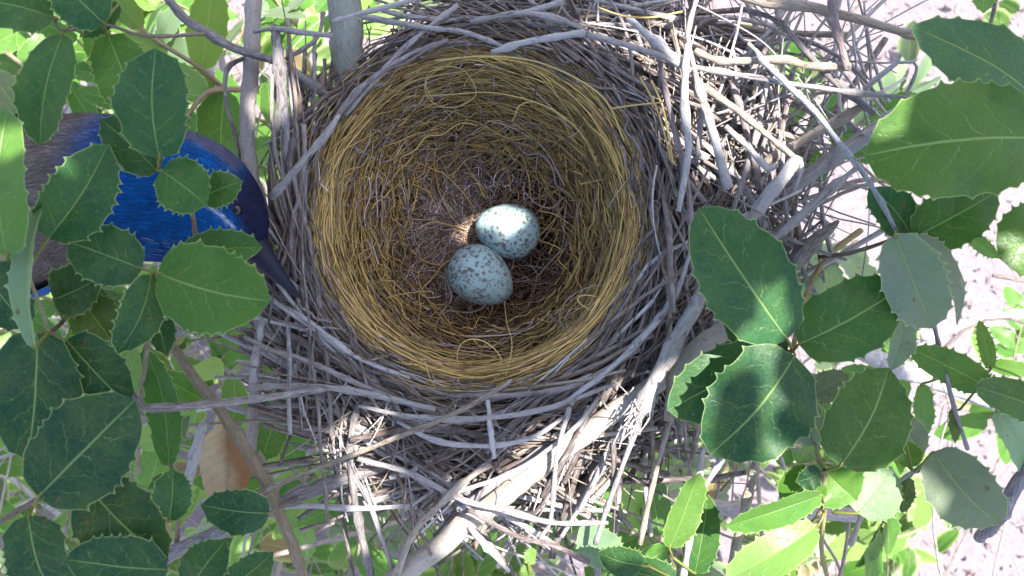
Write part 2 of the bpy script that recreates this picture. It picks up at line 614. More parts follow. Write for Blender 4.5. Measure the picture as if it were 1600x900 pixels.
# ---- left side, in front of the jay
oak_sprig('oak sprig with a large round leaf above the jay and toothed leaves fanned below', (249, 265, 7.6),
          [[(249, 265, 7.6, 3.6), (296, 322, 6.9, 3.8), (308, 378, 5.6, 4.5), (330, 430, 3.5, 5)]],
          [(249, 246, 243, 80, 120, 8.4, 'blue', dict(roll=0.08, fold=0.05, bend=0.05, teeth=6, shape=0.06, dz=0.4, blunt=1.0)),
           (246, 267, 160, 188, 72, 7.3, 'deep', dict(roll=0.15, fold=0.1, teeth=5)),
           (252, 266, 322, 318, 88, 7.7, 'mid', dict(roll=-0.1, fold=0.06, teeth=6, dz=-.2)),
           (312, 308, 373, 283, 56, 6.9, 'mid', dict(roll=0.1, teeth=5, node=(300, 325, 6.8))),
           (282, 398, 406, 386, 60, 6.1, 'mid', dict(roll=0.2, teeth=6, node=(309, 378, 5.6)))], stem_col=BR)
oak_sprig('oak sprig with one big bright leaf pointing right under the bill of the jay', (242, 425, 7.0),
          [[(242, 425, 7.0, 3.5), (236, 470, 6.0, 3.6), (228, 560, 4.0, 4), (215, 660, 1, 5)]],
          [(222, 420, 108, 378, 94, 7.1, 'blue', dict(roll=-0.1, fold=0.06, teeth=5)),
           (246, 426, 418, 470, 138, 7.5, 'green', dict(roll=0.05, fold=0.03, bend=0.04, teeth=8, shape=-0.02, dz=0.3)),
           (236, 430, 186, 549, 60, 7.2, 'deep', dict(roll=0.5, fold=0.2, side_bend=-0.06)),
           (240, 432, 260, 553, 62, 6.3, 'deep', dict(roll=-0.25))], stem_col=(0.22, 0.18, 0.10))
oak_sprig('oak sprig with an oblong leaf hanging at the upper left above the jay', (98, 52, 7.2),
          [[(320, 53, 2.5, 3.4), (230, 56, 4.5, 3), (160, 38, 6.8, 2.6), (98, 48, 7.0, 2.4), (84, 27, 7.0, 2.3)]],
          [(84, 27, -40, 2, 84, 7.3, 'mid', dict(node=(90, 30, 7))),
           (163, 37, 88, -36, 82, 7.5, 'blue', dict(fold=0.1, node=(162, 38, 6.8))),
           (186, 6, 132, 57, 26, 6.4, 'deep', dict(roll=0.5, node=(162, 38, 6.8))),
           (98, 54, 62, 224, 92, 7.4, 'mid', dict(roll=-0.15, fold=0.14, bend=0.1, teeth=6, shape=0.08)),
           (168, 55, 208, 176, 86, 6.4, 'green', dict(roll=0.15, fold=0.1, node=(162, 38, 6.8)))], stem_col=(0.2, 0.16, 0.12))
oak_sprig('oak sprig of pale long leaves at the left border beside the jay', (14, 405, 8.0),
          [[(-70, 395, 7.5, 4), (0, 402, 8, 3.4), (32, 412, 8.0, 3.2), (60, 470, 7.8, 3), (76, 520, 7.4, 3)]],
          [(10, 400, 16, 176, 112, 9.3, 'bright', dict(roll=0.2, fold=0.1, bend=0.08)),
           (76, 372, 168, 228, 88, 8.0, 'blue', dict(roll=-0.45, fold=0.32, bend=0.12, node=(40, 430, 8))),
           (54, 545, 64, 318, 50, 8.6, 'pale', dict(roll=0.55, fold=0.35, node=(76, 520, 7.4))),
           (-25, 410, 46, 508, 96, 6.9, 'dark', dict(roll=-0.2))], stem_col=(0.3, 0.26, 0.12))
oak_sprig('oak sprig with two dark toothed leaves low beneath the tail side of the jay', (100, 500, 5.8),
          [[(78, 520, 5.8, 4), (100, 500, 5.8, 3.6), (112, 470, 5.9, 3)]],
          [(84, 468, 156, 434, 84, 6.2, 'deep', dict(roll=0.1)),
           (128, 470, 178, 536, 74, 6.0, 'olive', dict(roll=0.3, fold=0.2)),
           (150, 480, 188, 462, 40, 5.6, 'mid', dict(roll=0.3))], stem_col=BR)
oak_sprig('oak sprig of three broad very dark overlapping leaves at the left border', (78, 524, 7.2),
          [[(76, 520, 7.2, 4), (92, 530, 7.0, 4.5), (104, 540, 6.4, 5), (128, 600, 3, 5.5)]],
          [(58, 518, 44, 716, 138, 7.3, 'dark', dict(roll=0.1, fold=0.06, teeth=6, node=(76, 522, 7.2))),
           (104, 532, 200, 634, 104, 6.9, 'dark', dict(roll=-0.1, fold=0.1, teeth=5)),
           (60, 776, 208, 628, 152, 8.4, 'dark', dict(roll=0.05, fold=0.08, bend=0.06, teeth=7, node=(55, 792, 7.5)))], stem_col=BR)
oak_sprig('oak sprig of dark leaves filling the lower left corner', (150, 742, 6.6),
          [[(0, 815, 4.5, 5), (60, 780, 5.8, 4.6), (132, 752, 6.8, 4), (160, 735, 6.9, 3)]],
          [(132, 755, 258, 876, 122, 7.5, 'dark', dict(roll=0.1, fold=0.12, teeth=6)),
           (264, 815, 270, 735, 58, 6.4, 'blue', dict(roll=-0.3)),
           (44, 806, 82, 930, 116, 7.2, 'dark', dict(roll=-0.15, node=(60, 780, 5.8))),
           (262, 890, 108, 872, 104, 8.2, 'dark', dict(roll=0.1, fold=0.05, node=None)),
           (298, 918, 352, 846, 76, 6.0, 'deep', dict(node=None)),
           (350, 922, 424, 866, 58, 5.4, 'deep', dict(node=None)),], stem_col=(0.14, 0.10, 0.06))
oak_sprig('oak sprig with one upright narrow bright leaf under the level dark twig', (267, 735, 2.4),
          [[(267, 735, 2.4, 3), (280, 775, 0.5, 3.4), (276, 850, -2, 4)]],
          [(264, 728, 234, 544, 56, 3.0, 'green', dict(roll=0.15, fold=0.12, side_bend=0.07)),
           (268, 730, 296, 652, 30, 2.2, 'grey', dict(roll=0.6, fold=0.4, dull=True)),
           (266, 738, 250, 800, 50, 1.8, 'mid', dict(roll=0.3)), ], stem_col=(0.2, 0.15, 0.08))
oak_sprig('single dark three cornered oak leaf beside the tan dead leaf below the nest', (424, 800, 2.2),
          [[(424, 800, 2.2, 2.6), (440, 790, 1.6, 3), (470, 775, -1, 3.5)]],
          [(421, 802, 318, 788, 74, 2.8, 'dark', dict(roll=0.1, fold=0.1, teeth=4))])

# ---- right side
oak_sprig('oak sprig at the upper right whose two largest leaves overlap above the bare ground', (1640, 195, 3.6),
          [[(1720, 190, 2.5, 5), (1640, 195, 3.6, 4.2), (1600, 250, 2.8, 3.6), (1425, 368, 1.2, 3.2)]],
          [(1645, 178, 1423, 48, 126, 3.6, 'blue', dict(roll=-0.3, fold=0.06, bend=0.1, teeth=7)),
           (1632, 216, 1354, 242, 178, 4.6, 'green', dict(roll=0.08, fold=0.05, bend=0.05, teeth=8)),
           (1424, 368, 1362, 296, 66, 1.6, 'blue', dict(node=(1425, 368, 1.2))),
           (1428, 370, 1556, 300, 92, 2.2, 'mid', dict(roll=0.1, node=(1425, 368, 1.2)))], stem_col=(0.24, 0.2, 0.1))
oak_sprig('oak leaf with a white glint cut off by the right border', (1680, 360, 3.5),
          [[(1760, 340, 3.0, 4), (1680, 360, 3.5, 3.4), (1655, 362, 3.6, 3)]],
          [(1655, 362, 1562, 400, 118, 3.8, 'green', dict(roll=-0.1, fold=0.05, teeth=5))])
oak_sprig('oak sprig whose broad dark leaf leans over the right rim of the nest', (1238, 548, 2.8),
          [[(1238, 548, 2.8, 4.4), (1250, 500, 1.4, 4.2), (1268, 440, -0.5, 4), (1300, 395, -2, 4.4), (1345, 360, -3, 5)]],
          [(1230, 530, 1094, 328, 146, 4.2, 'blue', dict(roll=-0.1, fold=0.07, bend=0.08, teeth=7, shape=0.05)),
           (1248, 538, 1408, 450, 122, 3.4, 'mid', dict(roll=0.05, fold=0.06, bend=0.03, teeth=5, side_bend=0.02)),
           (1242, 556, 1112, 708, 168, 4.0, 'dark', dict(roll=0.1, fold=0.06, bend=0.06, teeth=7, shape=-0.03)),
           (1228, 562, 1046, 640, 106, 2.6, 'blue', dict(roll=-0.15, fold=0.04, teeth=6)),
           (1230, 548, 1134, 508, 60, 2.0, 'deep', dict(roll=0.1))], stem_col=(0.28, 0.22, 0.08))
oak_sprig('oak sprig of drooping dusty grey leaves beside the bare ground', (1412, 366, 1.4),
          [[(1412, 366, 1.4, 3), (1400, 372, 1.3, 3), (1330, 395, 0.4, 3.4), (1280, 402, -1, 4)]],
          [(1398, 366, 1456, 510, 88, 3.8, 'grey', dict(roll=-0.35, fold=0.3, dull=True, bend=0.1, dz=-1.2)),
           (1428, 370, 1494, 508, 48, 2.2, 'grey', dict(roll=0.6, fold=0.4, dull=True, dz=-1)),
           (1412, 478, 1392, 576, 50, 2.2, 'grey', dict(roll=0.3, dull=True, fold=0.25, node=(1410, 400, 1.2)))])
oak_sprig('oak sprig with a veined upright oval leaf and a small folded grey leaf', (1288, 735, 1.8),
          [[(1274, 690, 2.0, 3), (1280, 720, 1.8, 4.2), (1288, 735, 1.8, 4.5), (1284, 790, 0.8, 4), (1270, 815, 0, 3.6), (1230, 850, -3, 4)]],
          [(1313, 728, 1388, 578, 130, 3.4, 'mid', dict(roll=0.1, fold=0.04, bend=0.05, teeth=7)),
           (1274, 696, 1246, 606, 50, 2.6, 'grey', dict(roll=0.4, fold=0.45, dull=True)),
           (1262, 620, 1322, 586, 52, 1.6, 'grey', dict(node=None, dull=True)),
           (1284, 742, 1222, 782, 76, 1.4, 'green', dict(roll=0.1)),
           (1282, 738, 1246, 752, 42, 2.0, 'dark', dict(roll=0.2)),
           (1292, 740, 1336, 780, 80, 1.2, 'bright', dict(roll=-0.15))], stem_col=(0.3, 0.24, 0.12))
oak_sprig('oak sprig of two long bright sunlit leaves pointing down left near the lower border', (1288, 800, 0.6),
          [[(1288, 770, 0.8, 3), (1288, 800, 0.6, 3.4), (1284, 860, -1, 3.6), (1300, 930, -4, 4)]],
          [(1284, 773, 1136, 822, 52, 2.0, 'bright', dict(roll=0.5, fold=0.25, side_bend=0.06, teeth=7)),
           (1276, 824, 1136, 906, 58, 0.8, 'young', dict(roll=-0.45, fold=0.3)),
           (1340, 802, 1392, 732, 82, 0.6, 'pale', dict(roll=0.2, dull=False, node=(1300, 800, .4)))], stem_col=(0.3, 0.28, 0.1))
oak_sprig('oak sprig of drooping grey green leaves on thin pale stems at the lower right', (1426, 738, 0.8),
          [[(1496, 700, 1.0, 3), (1426, 738, 0.8, 3.6), (1388, 765, 0, 3.8), (1350, 800, -1, 4), (1330, 850, -3, 4.5)],
           [(1426, 738, 0.8, 2.4), (1460, 735, 0.8, 2.2), (1482, 740, 0.9, 2)]],
          [(1458, 706, 1562, 820, 96, 1.8, 'grey', dict(roll=-0.3, fold=0.3, dull=True, bend=0.14)),
           (1450, 732, 1504, 796, 58, 0.8, 'grey', dict(roll=0.3, fold=0.3, dull=True)),
           (1404, 652, 1442, 708, 52, -0.4, 'grey', dict(dull=True)),
           (1420, 746, 1408, 800, 36, 0.2, 'olive', dict(roll=0.3)),
           (1420, 730, 1416, 690, 40, 0.0, 'bright', dict(roll=0.2)), ], stem_col=(0.4, 0.36, 0.3))
oak_sprig('oak sprig of two leaves lying against the pale fallen branch at the right border', (1552, 606, -1.5),
          [[(1660, 640, -1, 3), (1552, 606, -1.5, 3), (1530, 600, -1.5, 2.6)]],
          [(1545, 606, 1424, 545, 52, -1.2, 'bright', dict(roll=0.4)),
           (1650, 650, 1522, 604, 62, -0.6, 'mid', dict(roll=-0.2)),
           (1556, 640, 1618, 744, 56, -2.0, 'pale', dict(roll=0.3, node=(1560, 612, -1.5)))])
oak_sprig('thin stem with narrow green leaves over the sunlit ground at the right', (1500, 640, -1.5),
          [[(1458, 500, -1.0, 3.6), (1474, 570, -1.2, 3.8), (1492, 640, -1.5, 3.4), (1512, 702, -2.2, 3)]],
          [(1440, 600, 1445, 682, 36, -1.6, 'bright', dict(roll=0.2, node=(1470, 590, -1.4))),
           (1548, 577, 1530, 502, 24, -1.6, 'bright', dict(roll=0.2, node=(1500, 640, -1.6))),
           (1488, 640, 1492, 690, 22, -1.8, 'olive', dict())], stem_col=(0.3, 0.28, 0.3))
oak_sprig('small narrow green leaf alone over the bare ground right of the drooping grey leaves', (1500, 358, -2),
          [[(1500, 358, -2, 2), (1470, 352, -2.5, 2.4), (1440, 340, -3, 2.6)]],
          [(1506, 364, 1557, 402, 26, -1.8, 'bright', dict(roll=0.1))])
oak_sprig('bright leaf tip on a dark stem poking in at the top right border', (1558, -20, -2),
          [[(1562, -40, -2, 3), (1552, 20, -2.2, 3.2), (1542, 62, -2.6, 3), (1556, 70, -2.8, 4)]],
          [(1528, -42, 1536, 18, 44, -1.6, 'bright', dict(roll=0.1))], stem_col=(0.2, 0.14, 0.14))
oak_sprig('oak sprig of two sunlit upright leaves below the shredded branch end', (1050, 870, 0.0),
          [[(1046, 862, 0.2, 3), (1056, 900, -1, 3.4), (1060, 960, -4, 4)]],
          [(1046, 856, 1088, 738, 54, 0.6, 'bright', dict(roll=-0.35, fold=0.2)),
           (1086, 896, 1106, 776, 52, -0.4, 'mid', dict(roll=0.3))])
oak_sprig('oak sprig of two dark leaves at the lower border below the nest', (1012, 884, 0.4),
          [[(1012, 884, 0.4, 3), (1040, 900, -1, 3.4), (1070, 950, -4, 4)]],
          [(1004, 884, 938, 866, 52, 0.8, 'deep', dict(roll=0.1)),
           (1056, 905, 968, 886, 56, 0.2, 'deep', dict(roll=-0.2))])
oak_sprig('pale oak leaf tucked among the grey sticks below the nest', (962, 880, -1.6),
          [[(962, 880, -1.6, 2.4), (970, 930, -3, 3)]],
          [(960, 876, 908, 826, 66, -1.4, 'pale', dict(roll=0.1))])

oak_sprig('tiny yellow green oak shoot among the sticks at the bottom of the nest', (828, 905, -0.6),
          [[(828, 905, -0.6, 2), (836, 940, -2, 2.4)]],
          [(826, 882, 832, 856, 18, -0.4, 'young', dict(node=(828, 905, -.6))),
           (828, 905, 818, 884, 20, -0.4, 'young', dict(node=None))])

# ------------------------------------------------------------------ the nest
CUP_RIM = (742, 335, 0.0)
CUP_FLOOR = (760, 384, -5.6)
C_R, C_F = px(*CUP_RIM), px(*CUP_FLOOR)
RX, RY = 5.95, 6.15
DEPTH = 5.6


def cup(theta, phi):
    """phi 0 at the rim, pi/2 at the middle of the floor; > 1 radius handled by rho."""
    sp = np.sin(phi) ** 0.9
    c = np.cos(phi) ** 0.8
    ctr = C_R[None] * (1 - sp)[:, None] + C_F[None] * sp[:, None]
    return np.stack([ctr[:, 0] + RX * c * np.cos(theta), ctr[:, 1] + RY * c * np.sin(theta), -DEPTH * sp], -1)


nest = empty('bird_nest', (C_R[0], C_R[1], -7.0), 'deep twig nest lined with yellow and brown plant fibre holding two speckled eggs', 'nest')

# dark shell (closed, with thickness), added to block light and darken fibre gaps
nth, nph = 72, 22
m = MB()
th = np.linspace(0, 2 * math.pi, nth, endpoint=False)
rings = []
for k in range(nph):
    ph = (k / (nph - 1)) * (math.pi / 2 - 0.01)
    V = cup(th, np.full(nth, ph))
    V += 0.12 * rng.standard_normal(V.shape) * (1 if k else 0.5)
    V[:, 2] -= 0.35
    rings.append(V)
outer = []
for k in range(nph):
    ph = (k / (nph - 1)) * (math.pi / 2 - 0.01)
    V = cup(th, np.full(nth, ph))
    ctr = V.mean(0)
    V = ctr + (V - ctr) * (1.16 if k < nph - 3 else 1.05)
    V[:, 2] -= 0.75 + 0.9 * (k / nph)
    outer.append(V)
allr = rings[::-1] + outer
V = np.vstack(allr)
nr = len(allr)
i = np.arange(nr - 1)[:, None] * nth
j = np.arange(nth)[None]
kk = (j + 1) % nth
q = np.stack([i + j, i + kk, i + nth + kk, i + nth + j], -1).reshape(-1, 4)
m.add(V, q, (0.06, 0.036, 0.022))  # dark brown stands for the shade between strands
m.build('added_dark_bowl', M_SHELL, nest, C_R)


def rho_of(P):
    return np.sqrt(((P[:, 0] - C_R[0]) / RX) ** 2 + ((P[:, 1] - C_R[1]) / RY) ** 2)


def fibre_path(t0, span, ph0, dph, off, wob, n):
    t = np.linspace(0, 1, n)
    th = t0 + span * t
    f1, f2, p1, p2 = rng.uniform(1, 3.5), rng.uniform(1, 3), rng.uniform(0, 6.3), rng.uniform(0, 6.3)
    ph = ph0 + dph * t + wob * np.sin(f1 * 2 * math.pi * t + p1)
    th = th + wob * 0.6 * np.sin(f2 * 2 * math.pi * t + p2)
    ph = np.clip(ph, -0.35, 1.45)
    pos = cup(th, np.maximum(ph, 0.0))
    neg = np.maximum(-ph, 0)
    out = unit(pos - C_R)
    pos = pos + out * (neg * 2.6)[:, None]
    pos[:, 2] += neg * 0.3
    inward = unit(np.array([C_F[0], C_F[1], 2.0]) - pos)
    pos = pos + inward * (off + 0.12 * np.sin(t * rng.uniform(3, 9) + p1))[:, None]
    return pos


YEL = np.array([0.62, 0.445, 0.165])
GOLD = np.array([0.45, 0.285, 0.095])
BRN = np.array([0.20, 0.118, 0.064])
LAV = np.array([0.42, 0.33, 0.305])
DKB = np.array([0.085, 0.05, 0.035])

# dark brown rootlets lining wall
m = MB()
for i in range(1500):
    P = fibre_path(rng.uniform(0, 6.28), rng.uniform(0.5, 1.6) * random.choice((-1, 1)), rng.uniform(-0.12, 1.1), rng.uniform(-.2, .2),
                   rng.uniform(-0.05, 0.25), rng.uniform(0.01, 0.07), 14)
    tube(m, P, rng.uniform(0.018, 0.04), (BRN if rng.random() < .6 else DKB) * rng.uniform(0.7, 1.5), 4, False)
tag(m.build('rootlet_lining', M_FIBRE, nest, C_R), kind='stuff')

# fine curly rootlets on the floor
m = MB()
for i in range(2700):
    t = np.linspace(0, 1, 14)
    rr = abs(rng.normal(0, 1.9))
    a = rng.uniform(0, 6.28)
    x0, y0 = C_F[0] - 1.2 + rr * math.cos(a), C_F[1] + 0.8 + rr * math.sin(a)
    d = rng.uniform(0, 6.28)
    Lf = rng.uniform(1.0, 3.2)
    k1 = rng.normal(0, 2.2)
    ang = d + k1 * t + 0.5 * np.sin(t * rng.uniform(3, 9) + a)
    xs = x0 + np.concatenate([[0], np.cumsum(np.cos(ang[:-1]))]) * Lf / 14
    ys = y0 + np.concatenate([[0], np.cumsum(np.sin(ang[:-1]))]) * Lf / 14
    rho = np.sqrt(((xs - C_F[0]) / RX) ** 2 + ((ys - C_F[1]) / RY) ** 2)
    zs = -DEPTH * np.sqrt(np.maximum(0.02, 1 - np.minimum(rho, 0.99) ** 2.4)) + rng.uniform(-0.15, 0.32) + 0.12 * np.sin(t * 7 + a)
    c = (LAV if rng.random() < 0.62 else BRN) * np.exp(rng.normal(0, .4))
    tube(m, np.stack([xs, ys, zs], -1), rng.uniform(0.010, 0.020), c, 4, False)
tag(m.build('curly_floor_rootlets', M_FIBRE, nest, C_F), kind='stuff')

# yellow fibre wound round the wall and rim
m = MB()
for i in range(2700):
    r = rng.random()
    if r < 0.44:      # the wound rim band
        ph0 = rng.normal(0.12, 0.24)
        t0 = rng.uniform(0, 6.28)
        P = fibre_path(t0, rng.uniform(0.4, 1.7) * random.choice((-1, 1)), ph0, rng.normal(0, 0.15), rng.uniform(0.0, 0.5),
                       0.004 + 0.03 * rng.random() ** 3, 20)
        c = random.choice((YEL, YEL, YEL, GOLD, GOLD, BRN * 1.5))
    else:             # looser strands down the wall, most at the top and right
        t0 = rng.normal(1.4, 1.5)
        P = fibre_path(t0, rng.uniform(0.25, 1.2) * random.choice((-1, 1)), rng.uniform(0.1, 0.95), rng.normal(0, 0.30), rng.uniform(0.0, 0.6),
                       0.005 + 0.06 * rng.random() ** 2.5, 20)
        c = random.choice((YEL, YEL, GOLD, GOLD, GOLD, BRN * 1.5, LAV))
    c = c * np.exp(rng.normal(-0.08, 0.42))
    tube(m, P, 0.010 + 0.024 * rng.random() ** 1.6, c * min(1.0, 0.72 / c.max()), 5, False)
# curls springing off the wall
for i in range(45):
    t0 = rng.uniform(0, 6.28)
    ph = rng.uniform(0.0, 0.8)
    ctr = fibre_path(t0, 0.001, ph, 0, rng.uniform(.2, .6), 0, 2)[0]
    rl = rng.uniform(.35, 1.3)
    a0, sp = rng.uniform(0, 6.28), rng.uniform(2.0, 5.6)
    t = np.linspace(0, 1, 22)
    e1, e2 = unit(rng.normal(0, 1, 3) * np.array([1, 1, .35])), unit(rng.normal(0, 1, 3) * np.array([1, 1, .35]))
    P = ctr + rl * (np.cos(a0 + sp * t)[:, None] * e1 + np.sin(a0 + sp * t)[:, None] * e2) * (0.8 + .5 * t)[:, None]
    P[:, 2] = np.clip(P[:, 2], -4.6, .9)
    tube(m, P, rng.uniform(.014, .028), (YEL if rng.random() < .6 else LAV) * rng.uniform(.6, 1.1), 5, False)
tag(m.build('yellow_fibre_lining', M_FIBRE, nest, C_R), kind='stuff')


# a few loose loops that stand clear of the lining
def strand(pts, rad, col, n=40, mat=None, parent=nest):
    P = np.array([px(*p) for p in pts])
    mm = MB()
    tube(mm, catmull(P, n), rad, col, 6, True)
    return mm.build('loose_strand', mat or M_FIBRE, parent, P[0])


strand([(676, 156, 0.3), (664, 126, .5), (684, 106, .7), (722, 108, .6), (743, 138, .5), (738, 155, .4), (710, 168, .4), (680, 163, .4), (664, 140, .5),
        (672, 118, .5), (704, 99, .6)], 0.017, YEL * .7, 60)
strand([(660, 150, .2), (700, 148, .4), (770, 145, .6), (850, 165, .4), (905, 205, .0), (935, 260, -.3)], 0.02, YEL * .8, 40)
strand([(800, 190, 0.2), (805, 180, .4), (812, 165, .5), (835, 160, .4), (870, 175, .3), (885, 190, .2)], 0.02, YEL * .8, 30)
strand([(935, 12, 1.6), (975, 25, 1.7), (1020, 27, 1.6), (1066, 18, 1.5)], 0.035, YEL * .95, 24)
strand([(820, 300, -4.4), (838, 318, -4.4), (862, 325, -4.3), (880, 308, -4.1)], 0.03, LAV * 1.1, 20)
strand([(700, 484, -4.6), (735, 488, -4.5), (757, 478, -4.2), (766, 462, -3.7)], 0.028, LAV * 1.1, 20)
strand([(790, 590, .5), (800, 540, .3), (792, 505, -.5), (788, 470, -2.6)], 0.019, YEL * .8, 24)
strand([(680, 95, 1.2), (760, 88, 1.3), (850, 100, 1.2), (940, 150, 1.0), (975, 220, .8)], 0.033, YEL * .8, 30)
strand([(1018, 125, 1.0), (1036, 170, 1.1), (1046, 220, 1.1), (1052, 255, 1.0)], 0.04, YEL * .95, 24)
strand([(1000, 120, 1.0), (1024, 165, 1.1), (1040, 215, 1.1), (1048, 250, 1.0)], 0.035, YEL * .9, 24)
strand([(955, 170, 1.1), (985, 165, 1.3), (1035, 160, 1.4)], 0.03, YEL * .8, 16)

# brown bark strips and rootlets around the outside of the rim
m = MB()
for i in range(1300):
    t0 = rng.uniform(0, 6.28)
    right = 0.5 + 0.5 * math.cos(t0 - 0.35)
    rho = 0.99 + abs(rng.normal(0.03, 0.08 + 0.10 * right))
    P = fibre_path(t0, rng.uniform(0.2, 0.8) * random.choice((-1, 1)), rng.uniform(-.06, .06), rng.normal(0, 0.22), 0.0, 0.008 + .05 * rng.random() ** 2.5, 14)
    ctr = np.array([C_R[0], C_R[1], 0])
    P = ctr + (P - ctr) * np.array([rho, rho, 1])
    P = P + rng.normal(0, 0.05) * np.array([1, 1, 0])
    if rng.random() < .4:      # strips that break away from the ring
        P = P + (unit(P[0] - ctr) * rng.normal(.1, .5))[None] * np.linspace(0, 1, 14)[:, None] ** 1.5
        if rho_of(P).min() < .97: continue
    P[:, 2] += rng.uniform(-1.6, 0.95) - 2.0 * (rho - 1) + 0.1 * np.sin(np.linspace(0, 6, 14) + t0)
    c = random.choice([DKB, BRN * .8, BRN * 1.1, np.array([0.15, 0.10, 0.085]), np.array([0.23, 0.175, 0.155])]) * np.exp(rng.normal(0, .3))
    tube(m, P, np.linspace(1, .5, 14) * (0.02 + 0.055 * rng.random() ** 2), c, 5, False)
tag(m.build('rim_rootlets', M_BARK, nest, C_R), kind='stuff')



def rho_max(t):
    d = (math.degrees(t) + 360) % 360
    return np.interp(d, [0, 25, 50, 75, 95, 130, 165, 190, 215, 240, 270, 300, 335, 360],
                     [1.85, 2.2, 2.0, 1.6, 1.36, 1.10, 1.13, 1.2, 1.45, 1.72, 1.85, 1.9, 1.75, 1.85])


GREY = [np.array(c) for c in ((0.42, 0.385, 0.385), (0.54, 0.51, 0.51), (0.27, 0.225, 0.22), (0.34, 0.27, 0.225), (0.14, 0.10, 0.09), (0.48, 0.45, 0.46), (0.08, 0.052, 0.046), (0.12, 0.08, 0.066), (0.62, 0.59, 0.59), (0.36, 0.28, 0.20))]

DARKS = [np.array(c) for c in ((0.21, 0.15, 0.13), (0.14, 0.092, 0.08), (0.26, 0.18, 0.125), (0.09, 0.058, 0.048), (0.30, 0.235, 0.21), (0.18, 0.11, 0.075))]


def nest_twig(n=10):
    while True:
        t0 = rng.uniform(0, 6.28)
        mx = rho_max(t0)
        cr = 0.5 + 0.5 * math.cos(t0 - 0.6)
        lo = 1.05 + 0.09 * cr
        rho = lo + (mx - lo) * rng.random() ** 1.0
        f = (rho - 1.0) / 0.9
        L = rng.uniform(4.5, 13.0)
        rad = (0.022 + 0.095 * rng.random() ** 2.0) * (1.0 + 0.35 * f)
        ctr = np.array([C_R[0] + RX * rho * math.cos(t0), C_R[1] + RY * rho * math.sin(t0), 0])
        tang = t0 + math.pi / 2 + rng.normal(0, 0.36 + 0.50 * f)
        d = np.array([math.cos(tang), math.sin(tang), rng.normal(0, 0.12)])
        bow = rng.normal(0.05, 0.06)
        s = np.linspace(-1, 1, n)
        rad_dir = np.array([math.cos(t0), math.sin(t0), 0])
        P = ctr + d * (s * L / 2)[:, None] - rad_dir * (bow * L * (s ** 2))[:, None]
        P += 0.03 * L * np.cumsum(rng.standard_normal((n, 3)), 0) * np.array([.17, .17, .12])
        if rng.random() < .35:
            kk_ = rng.uniform(-.6, .6)
            P += np.array([-d[1], d[0], 0]) * (rng.normal(0, .22) * L * np.maximum(0, s - kk_))[:, None]
        ztop = 0.75 - 4.2 * max(0, rho - 1.08)
        zz = ztop - abs(rng.normal(0, 1.7))
        P[:, 2] += zz
        rr = rho_of(P)
        if rr.min() < 1.0 + 0.02: continue
        if P[:, 0].min() < px(425, 400)[0] and t0 > 2.3 and t0 < 3.6: continue
        c = (random.choice(DARKS) if rng.random() < np.interp(rho, [1.05, 1.25, 1.6], [.75, .42, .15]) else random.choice(GREY)) * rng.uniform(0.75, 1.3)
        gx_, gy_ = px(505, 150, 0)[0], px(590, 150, 0)[0]
        if np.any((P[:, 0] > gx_) & (P[:, 0] < gy_) & (P[:, 1] > px(0, 150, 0)[1])) and rng.random() < .93: continue
        return P, rad * np.linspace(1.1, rng.uniform(.4, .9), n), c, zz


def fan_twig(n=10):
    u, v = rng.uniform(1130, 1370), rng.uniform(20, 380)
    z = rng.uniform(-3.5, .8) - 1.5 * max(0, (u - 1250) / 120)
    c = px(u, v, z)
    a = R(rng.choice([rng.normal(-35, 18), rng.normal(70, 16), rng.normal(35, 14), rng.normal(100, 14)]))
    L = rng.uniform(2.5, 7.5)
    d = np.array([math.cos(a), math.sin(a), rng.normal(0, .15)])
    s = np.linspace(-1, 1, n)
    P = c + d * (s * L / 2)[:, None] + np.array([-d[1], d[0], 0]) * (rng.normal(0, .06) * L * s ** 2)[:, None]
    P += 0.03 * L * np.cumsum(rng.standard_normal((n, 3)), 0) * np.array([.15, .15, .1])
    return P, (0.03 + 0.085 * rng.random() ** 2) * np.linspace(1.1, rng.uniform(.3, .9), n), (random.choice(GREY) * .6 + .4 * np.array([.42, .39, .39])) * rng.uniform(.8, 1.3), z


twigs = [nest_twig() for _ in range(1750)] + [fan_twig() for _ in range(105)]
order = sorted(range(len(twigs)), key=lambda k: -(twigs[k][3] + 4 * twigs[k][1].max()))
solo = order[:46]
m = MB()
for k in order[46:]:
    P, rd, c, z = twigs[k]
    tube(m, P, rd, c, 6, True, rough=0.05)
tag(m.build('twig_mass', M_BARK, nest, C_R), kind='stuff')
for k in solo:
    P, rd, c, z = twigs[k]
    mm = MB()
    tube(mm, catmull(P, 18), np.interp(np.linspace(0, 1, 18), np.linspace(0, 1, len(rd)), rd) * (1 + .06 * rng.standard_normal(18)), c, 8, True, rough=0.05)
    mm.build('twig', M_BARK, nest, P[0])


def stick(mb, pts, col, sides=10, rough=0.05, knots=0):
    P = np.array([px(u, v, z) for u, v, z, r in pts])
    rr = np.array([plen(r, z) for u, v, z, r in pts])
    L = np.linalg.norm(np.diff(P, axis=0), axis=1).sum()
    n = int(max(12, L * 3.5))
    Q = catmull(P, n)
    wob = np.cumsum(rng.standard_normal((n, 3)), 0)
    wob -= np.linspace(0, 1, n)[:, None] * wob[-1]
    Q = Q + wob * np.array([1, 1, .6]) * rr.mean() * 0.06
    r = np.interp(np.linspace(0, 1, n), np.linspace(0, 1, len(rr)), rr)
    r = r * (1 + rough * rng.standard_normal(n))
    for _ in range(knots):
        c = rng.uniform(0.05, 0.95) * n
        r = r * (1 + 0.35 * np.exp(-((np.arange(n) - c) / 0.9) ** 2))
    tube(mb, Q, r, col, sides, True, rough=rough * 0.8)
    return P[0]


